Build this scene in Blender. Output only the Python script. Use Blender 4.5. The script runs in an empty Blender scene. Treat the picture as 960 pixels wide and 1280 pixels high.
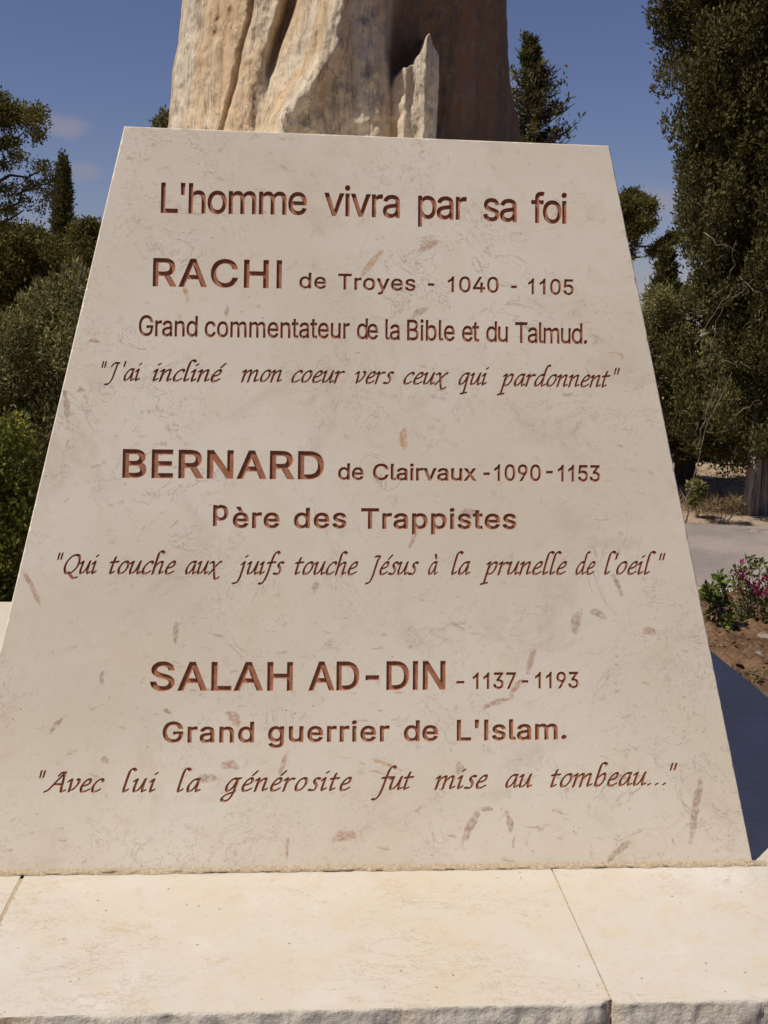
import bpy, math, random
import numpy as np
from mathutils import Vector, Matrix
from mathutils.geometry import delaunay_2d_cdt

EXPOSURE = 0.15
SKY = 0.050
SUNE = 4.2
RUST_SHADE = 0.9  # strength of the rust tint and painted shade on the rock's right
CLOUDCOL = (6.0, 5.4, 6.0, 1.0)
CLOUDS = [(-.205, .154, .024, .011, .5), (-.190, .119, .022, .010, .35), (.312, .107, .035, .020, .55), (.181, .204, .03, .010, .2)]
SKYTINT = (1.12, 0.96, 1.12, 1.0)
# ------------------------------------------------------------------ camera, sky, sun, exposure
S = bpy.context.scene
COL = S.collection
CAM = np.array([-0.871, -1.853, 1.0])
PITCH, ROLL, YAW = math.radians(-10.0), math.radians(1.54), math.radians(4.54)
LEAN = math.radians(14.03)                       # the inscribed face leans back this much
cam = bpy.data.cameras.new('camera')
cam.sensor_fit = 'HORIZONTAL'; cam.sensor_width = 36.0; cam.lens = 50.6
cam.clip_start = 0.05; cam.clip_end = 2000.0
camo = bpy.data.objects.new('camera', cam); COL.objects.link(camo)
_f = Vector((math.sin(YAW)*math.cos(PITCH), math.cos(YAW)*math.cos(PITCH), math.sin(PITCH)))
_r = Vector((math.cos(YAW), -math.sin(YAW), 0)); _u = _r.cross(_f)
_r2 = _r*math.cos(ROLL) + _u*math.sin(ROLL); _u2 = -_r*math.sin(ROLL) + _u*math.cos(ROLL)
_m = Matrix((_r2, _u2, -_f)).transposed().to_4x4(); _m.translation = Vector(CAM)
camo.matrix_world = _m
S.camera = camo
S.view_settings.view_transform = 'Standard'; S.view_settings.look = 'None'
S.view_settings.exposure = EXPOSURE; S.view_settings.gamma = 1.0

SUN = Vector((-0.525, -0.167, 0.833)).normalized()     # towards the sun
W = bpy.data.worlds.new('World'); S.world = W; W.use_nodes = True
nt = W.node_tree; nt.nodes.clear()
def N(t, ty, **k):
    n = t.nodes.new(ty)
    for a, b in k.items():
        if a.startswith('i_'): n.inputs[a[2:].replace('_', ' ')].default_value = b
        else: setattr(n, a, b)
    return n
sky = N(nt, 'ShaderNodeTexSky', sky_type='NISHITA', sun_disc=False)
sky.sun_elevation = math.asin(SUN.z); sky.sun_rotation = math.atan2(SUN.x, SUN.y)
sky.altitude = 300; sky.air_density = 1.0; sky.dust_density = 0.4; sky.ozone_density = 4.0
bg = N(nt, 'ShaderNodeBackground'); bg.inputs['Strength'].default_value = SKY
wo = N(nt, 'ShaderNodeOutputWorld')
tc = N(nt, 'ShaderNodeTexCoord')
# small soft clouds low in the sky: (azimuth, elevation, half width, half height, density) in radians
def M(t, op, a, b=None, c=None, clamp=False):
    n = t.nodes.new('ShaderNodeMath'); n.operation = op; n.use_clamp = clamp
    for i, v in enumerate((a, b, c)):
        if v is None: continue
        if isinstance(v, (int, float)): n.inputs[i].default_value = v
        else: t.links.new(v, n.inputs[i])
    return n.outputs[0]
sep = N(nt, 'ShaderNodeSeparateXYZ'); nt.links.new(tc.outputs['Generated'], sep.inputs[0])
az = M(nt, 'ARCTAN2', sep.outputs[0], sep.outputs[1]); el = M(nt, 'ARCSINE', sep.outputs[2])
nz = N(nt, 'ShaderNodeTexNoise', noise_dimensions='3D'); nz.inputs['Scale'].default_value = 34; nz.inputs['Detail'].default_value = 5
nt.links.new(tc.outputs['Generated'], nz.inputs['Vector'])
tot = None
for (ca, ce, cw, ch, cd) in CLOUDS:
    dx = M(nt, 'DIVIDE', M(nt, 'SUBTRACT', az, ca), cw); dy = M(nt, 'DIVIDE', M(nt, 'SUBTRACT', el, ce), ch)
    d = M(nt, 'SQRT', M(nt, 'ADD', M(nt, 'MULTIPLY', dx, dx), M(nt, 'MULTIPLY', dy, dy)))
    d = M(nt, 'ADD', d, M(nt, 'MULTIPLY', M(nt, 'SUBTRACT', nz.outputs['Fac'], 0.5), 1.6))
    mm = N(nt, 'ShaderNodeMapRange', interpolation_type='SMOOTHSTEP'); nt.links.new(d, mm.inputs['Value'])
    mm.inputs['From Min'].default_value = 1.15; mm.inputs['From Max'].default_value = 0.1
    mm.inputs['To Min'].default_value = 0.0; mm.inputs['To Max'].default_value = cd
    tot = mm.outputs[0] if tot is None else M(nt, 'MAXIMUM', tot, mm.outputs[0])
mx = N(nt, 'ShaderNodeMix', data_type='RGBA'); nt.links.new(tot, mx.inputs[0])
tn = N(nt, 'ShaderNodeMix', data_type='RGBA', blend_type='MULTIPLY'); tn.inputs[0].default_value = 1.0
nt.links.new(sky.outputs[0], tn.inputs[6]); tn.inputs[7].default_value = SKYTINT; nt.links.new(tn.outputs[2], mx.inputs[6]); mx.inputs[7].default_value = CLOUDCOL
nt.links.new(mx.outputs[2], bg.inputs['Color']); nt.links.new(bg.outputs[0], wo.inputs['Surface'])
sl = bpy.data.lights.new('sun', 'SUN'); sl.energy = SUNE; sl.angle = math.radians(0.5); sl.color = (1.0, 0.93, 0.82)
so = bpy.data.objects.new('sun', sl); COL.objects.link(so)
so.rotation_euler = SUN.to_track_quat('Z', 'Y').to_euler(); so.location = (-6, -2, 9)

# inscription: (style, word, left u, left v, right u, right v, letter height, stroke weight, width factor) in metres on the slab
WORDS = [('s', "L'homme", -1.1425, 1.2292, -0.8644, 1.2348, 0.0596, 0.172, 0),
 ('s', 'vivra', -0.8315, 1.235, -0.6844, 1.2351, 0.0601, 0.172, 0),
 ('s', 'par', -0.6493, 1.2356, -0.5535, 1.2357, 0.0605, 0.172, 0),
 ('s', 'sa', -0.5216, 1.2353, -0.4546, 1.235, 0.0608, 0.172, 0),
 ('s', 'foi', -0.4262, 1.2346, -0.3546, 1.2351, 0.061, 0.172, 0),
 ('s', 'RACHI', -1.1544, 1.0866, -0.9105, 1.0896, 0.0551, 0.19, 1.02),
 ('s', 'de', -0.8773, 1.0909, -0.8255, 1.0911, 0.0312, 0.185, 0),
 ('s', 'Troyes', -0.803, 1.0908, -0.6528, 1.0921, 0.0314, 0.185, 0),
 ('s', '-', -0.6295, 1.0925, -0.6166, 1.0924, 0.0315, 0.185, 0),
 ('s', '1040', -0.5906, 1.0916, -0.4901, 1.0934, 0.0316, 0.185, 0),
 ('s', '-', -0.4662, 1.0925, -0.4547, 1.0929, 0.0317, 0.185, 0),
 ('s', '1105', -0.4326, 1.0923, -0.342, 1.093, 0.0318, 0.185, 0),
 ('s', 'Grand', -1.1783, 0.9903, -1.068, 0.9917, 0.0404, 0.175, 0.74),
 ('s', 'commentateur', -1.055, 0.9916, -0.7794, 0.9952, 0.0407, 0.175, 0.74),
 ('s', 'de', -0.7659, 0.9949, -0.7247, 0.9949, 0.041, 0.175, 0.74),
 ('s', 'la', -0.7112, 0.9948, -0.6828, 0.995, 0.041, 0.175, 0.74),
 ('s', 'Bible', -0.6692, 0.9949, -0.5761, 0.9957, 0.0412, 0.175, 0.74),
 ('s', 'et', -0.5625, 0.9955, -0.5283, 0.9959, 0.0413, 0.175, 0.74),
 ('s', 'du', -0.5152, 0.9959, -0.4721, 0.9962, 0.0414, 0.175, 0.74),
 ('s', 'Talmud.', -0.4584, 0.9955, -0.3156, 0.9966, 0.0415, 0.175, 0.74),
 ('i', '"', -1.2459, 0.9033, -1.2356, 0.9036, 0.022, 0, 0),
 ('i', 'J', -1.2401, 0.9039, -1.2105, 0.9045, 0.022, 0, 0),
 ('i', "'", -1.2053, 0.9047, -1.1994, 0.9049, 0.022, 0, 0),
 ('i', 'ai', -1.2046, 0.9047, -1.1698, 0.9054, 0.0221, 0, 0),
 ('i', 'incliné', -1.1505, 0.9055, -1.0123, 0.9071, 0.0222, 0, 0),
 ('i', 'mon', -0.9852, 0.9078, -0.9075, 0.9091, 0.0223, 0, 0),
 ('i', 'coeur', -0.8901, 0.9087, -0.787, 0.9098, 0.0224, 0, 0),
 ('i', 'vers', -0.7686, 0.9096, -0.693, 0.9104, 0.0225, 0, 0),
 ('i', 'ceux', -0.676, 0.9101, -0.5879, 0.911, 0.0225, 0, 0),
 ('i', 'qui', -0.5693, 0.9113, -0.509, 0.912, 0.0226, 0, 0),
 ('i', 'pardonnent', -0.4945, 0.9111, -0.2696, 0.913, 0.0228, 0, 0),
 ('i', '"', -0.2636, 0.9123, -0.2509, 0.9126, 0.0229, 0, 0),
 ('s', 'BERNARD', -1.2024, 0.721, -0.8256, 0.7233, 0.0545, 0.215, 0),
 ('s', 'de', -0.7991, 0.7236, -0.7501, 0.7236, 0.0321, 0.195, 0),
 ('s', 'Clairvaux', -0.7329, 0.7235, -0.5332, 0.7254, 0.0322, 0.195, 0),
 ('s', '-', -0.5202, 0.7256, -0.5076, 0.7258, 0.0324, 0.195, 0),
 ('s', '1090', -0.4994, 0.7259, -0.4078, 0.7267, 0.0325, 0.195, 0),
 ('s', '-', -0.3981, 0.7305, -0.3848, 0.7308, 0.0326, 0.195, 0),
 ('s', '1153', -0.3751, 0.7267, -0.2916, 0.7275, 0.0326, 0.195, 0),
 ('s', 'p', -1.0329, 0.6428, -1.0042, 0.6432, 0.0391, 0.205, 0),
 ('s', 'ère', -0.9961, 0.6294, -0.9082, 0.63, 0.0392, 0.205, 0),
 ('s', 'des', -0.8815, 0.6302, -0.7816, 0.6311, 0.0394, 0.205, 0),
 ('s', 'Trappistes', -0.7546, 0.6308, -0.4556, 0.6334, 0.0397, 0.205, 0),
 ('i', '"', -1.3171, 0.5411, -1.3055, 0.5412, 0.023, 0, 0),
 ('i', 'Qui', -1.3051, 0.5412, -1.2401, 0.5418, 0.0231, 0, 0),
 ('i', 'touche', -1.2222, 0.5418, -1.099, 0.5427, 0.0232, 0, 0),
 ('i', 'aux', -1.0828, 0.5428, -1.014, 0.5433, 0.0233, 0, 0),
 ('i', 'juıfs', -0.9962, 0.543, -0.8975, 0.5435, 0.0234, 0, 0),
 ('i', 'touche', -0.8791, 0.5435, -0.7587, 0.5442, 0.0235, 0, 0),
 ('i', 'Ĵésus', -0.7466, 0.5446, -0.6432, 0.5454, 0.0236, 0, 0),
 ('i', 'à', -0.6264, 0.5457, -0.6073, 0.5458, 0.0237, 0, 0),
 ('i', 'la', -0.582, 0.546, -0.5447, 0.5464, 0.0237, 0, 0),
 ('i', 'prunelle', -0.5272, 0.5465, -0.3572, 0.5481, 0.0238, 0, 0),
 ('i', 'de', -0.3416, 0.5482, -0.3016, 0.5487, 0.0239, 0, 0),
 ('i', "l'oeil", -0.2854, 0.5489, -0.182, 0.5498, 0.024, 0, 0),
 ('i', '"', -0.1772, 0.5498, -0.1638, 0.5499, 0.0241, 0, 0),
 ('s', 'SALAH', -1.1427, 0.3265, -0.8792, 0.3265, 0.0538, 0.205, 0),
 ('s', 'AD-DIN', -0.8505, 0.3268, -0.592, 0.3287, 0.0544, 0.205, 0),
 ('s', '-', -0.5713, 0.3293, -0.556, 0.3293, 0.0315, 0.19, 0),
 ('s', '1137', -0.5402, 0.3296, -0.457, 0.3302, 0.0316, 0.19, 0),
 ('s', '-', -0.4459, 0.3308, -0.4335, 0.3308, 0.0316, 0.19, 0),
 ('s', '1193', -0.4205, 0.3308, -0.336, 0.3314, 0.0317, 0.19, 0),
 ('s', 'Grand', -1.1176, 0.2317, -0.9496, 0.2313, 0.0388, 0.205, 0),
 ('s', 'guerrier', -0.9242, 0.2316, -0.6974, 0.2323, 0.0391, 0.205, 0),
 ('s', 'de', -0.6706, 0.2326, -0.6055, 0.2329, 0.0394, 0.205, 0),
 ('s', "L'Islam.", -0.5704, 0.233, -0.3596, 0.2352, 0.0396, 0.205, 0),
 ('i', '"', -1.3383, 0.1439, -1.3259, 0.1438, 0.023, 0, 0),
 ('i', 'Avec', -1.3302, 0.144, -1.2202, 0.1433, 0.023, 0, 0),
 ('i', 'lui', -1.1885, 0.1431, -1.1227, 0.1428, 0.0231, 0, 0),
 ('i', 'la', -1.0897, 0.1426, -1.0456, 0.1424, 0.0232, 0, 0),
 ('i', 'générosite', -1.0105, 0.1429, -0.7669, 0.1429, 0.0234, 0, 0),
 ('i', 'fut', -0.7315, 0.1437, -0.6499, 0.1439, 0.0236, 0, 0),
 ('i', 'mise', -0.6124, 0.1442, -0.5105, 0.1453, 0.0237, 0, 0),
 ('i', 'au', -0.4781, 0.146, -0.4261, 0.1464, 0.0238, 0, 0),
 ('i', 'tombeau...', -0.3918, 0.1463, -0.1673, 0.1493, 0.0239, 0, 0),
 ('i', '"', -0.1603, 0.1492, -0.1447, 0.1494, 0.0241, 0, 0)]
STAINS = [(-0.7411, 1.1425, 0.0364, 0.0071, 51.5, 2), (-0.6754, 0.805, 0.0231, 0.0093, 88.4, 2), (-0.631, 1.1823, 0.0238, 0.0103, 26.9, 1), (-0.5501, 0.6657, 0.0154, 0.0093, 0.7, 0), (-0.6558, 0.611, 0.0191, 0.0053, 62.3, 1), (-0.2593, 0.5307, 0.0245, 0.0061, -64.8, 0), (-0.3411, 0.4567, 0.026, 0.0115, 74.4, 0), (-0.2989, 0.4753, 0.0171, 0.0085, -19.3, 0), (-0.4297, 0.3836, 0.0258, 0.0076, 71.6, 1), (-0.4559, 0.3353, 0.0243, 0.0068, 49.4, 1), (-0.4943, 0.3053, 0.0321, 0.0061, 17.6, 1), (-0.5442, 0.0767, 0.0369, 0.0096, 61.3, 0), (-0.5139, 0.1074, 0.0106, 0.0061, 9.3, 0), (-0.4699, 0.0819, 0.0237, 0.0074, -79.7, 0), (-0.4623, 0.0464, 0.0133, 0.0037, 84.8, 1), (-0.2585, 0.0294, 0.0342, 0.0084, 38.3, 0), (-0.1116, 0.1026, 0.0693, 0.0098, 78.9, 0), (-0.2575, 0.1636, 0.0171, 0.0062, 4.5, 0), (-1.0983, 0.4352, 0.0222, 0.0066, 86.2, 0), (-1.2305, 0.351, 0.0131, 0.0058, 86.5, 0), (-1.3103, 0.2652, 0.0178, 0.0057, 51.2, 0), (-0.9879, 0.2777, 0.0178, 0.0126, -39.6, 1), (-0.9923, 0.1914, 0.0176, 0.011, -0.3, 1), (-0.8952, 0.1938, 0.0248, 0.0058, 72.5, 1), (-1.0358, 0.1683, 0.0189, 0.0109, 9.6, 0), (-1.1098, 0.2896, 0.0103, 0.0051, -20.0, 0), (-1.2209, 0.2012, 0.0072, 0.0087, -0.3, 0), (-1.308, 0.8581, 0.0287, 0.0075, -84.5, 0), (-1.2823, 0.8843, 0.0096, 0.0066, 1.3, 0), (-1.3607, 0.5147, 0.0384, 0.0059, -63.0, 1), (-1.2627, 0.979, 0.0103, 0.0052, 1.5, 1), (-0.7809, 0.06, 0.0222, 0.0133, 9.3, 1), (-0.8856, 0.0393, 0.0217, 0.0043, 85.7, 1), (-0.8398, 0.5201, 0.012, 0.0068, 75.7, 0), (-0.7045, 0.1914, 0.0316, 0.0038, -19.9, 2), (-1.0905, 1.0727, 0.0185, 0.0054, -77.1, 2), (-1.0147, 1.0424, 0.0124, 0.0054, 86.1, 0), (-0.6459, 1.0512, 0.0204, 0.0079, 31.5, 0), (-0.5642, 0.1833, 0.0091, 0.0152, -0.3, 0), (-0.1972, 0.4421, 0.0126, 0.0094, 0.3, 1)]
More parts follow.
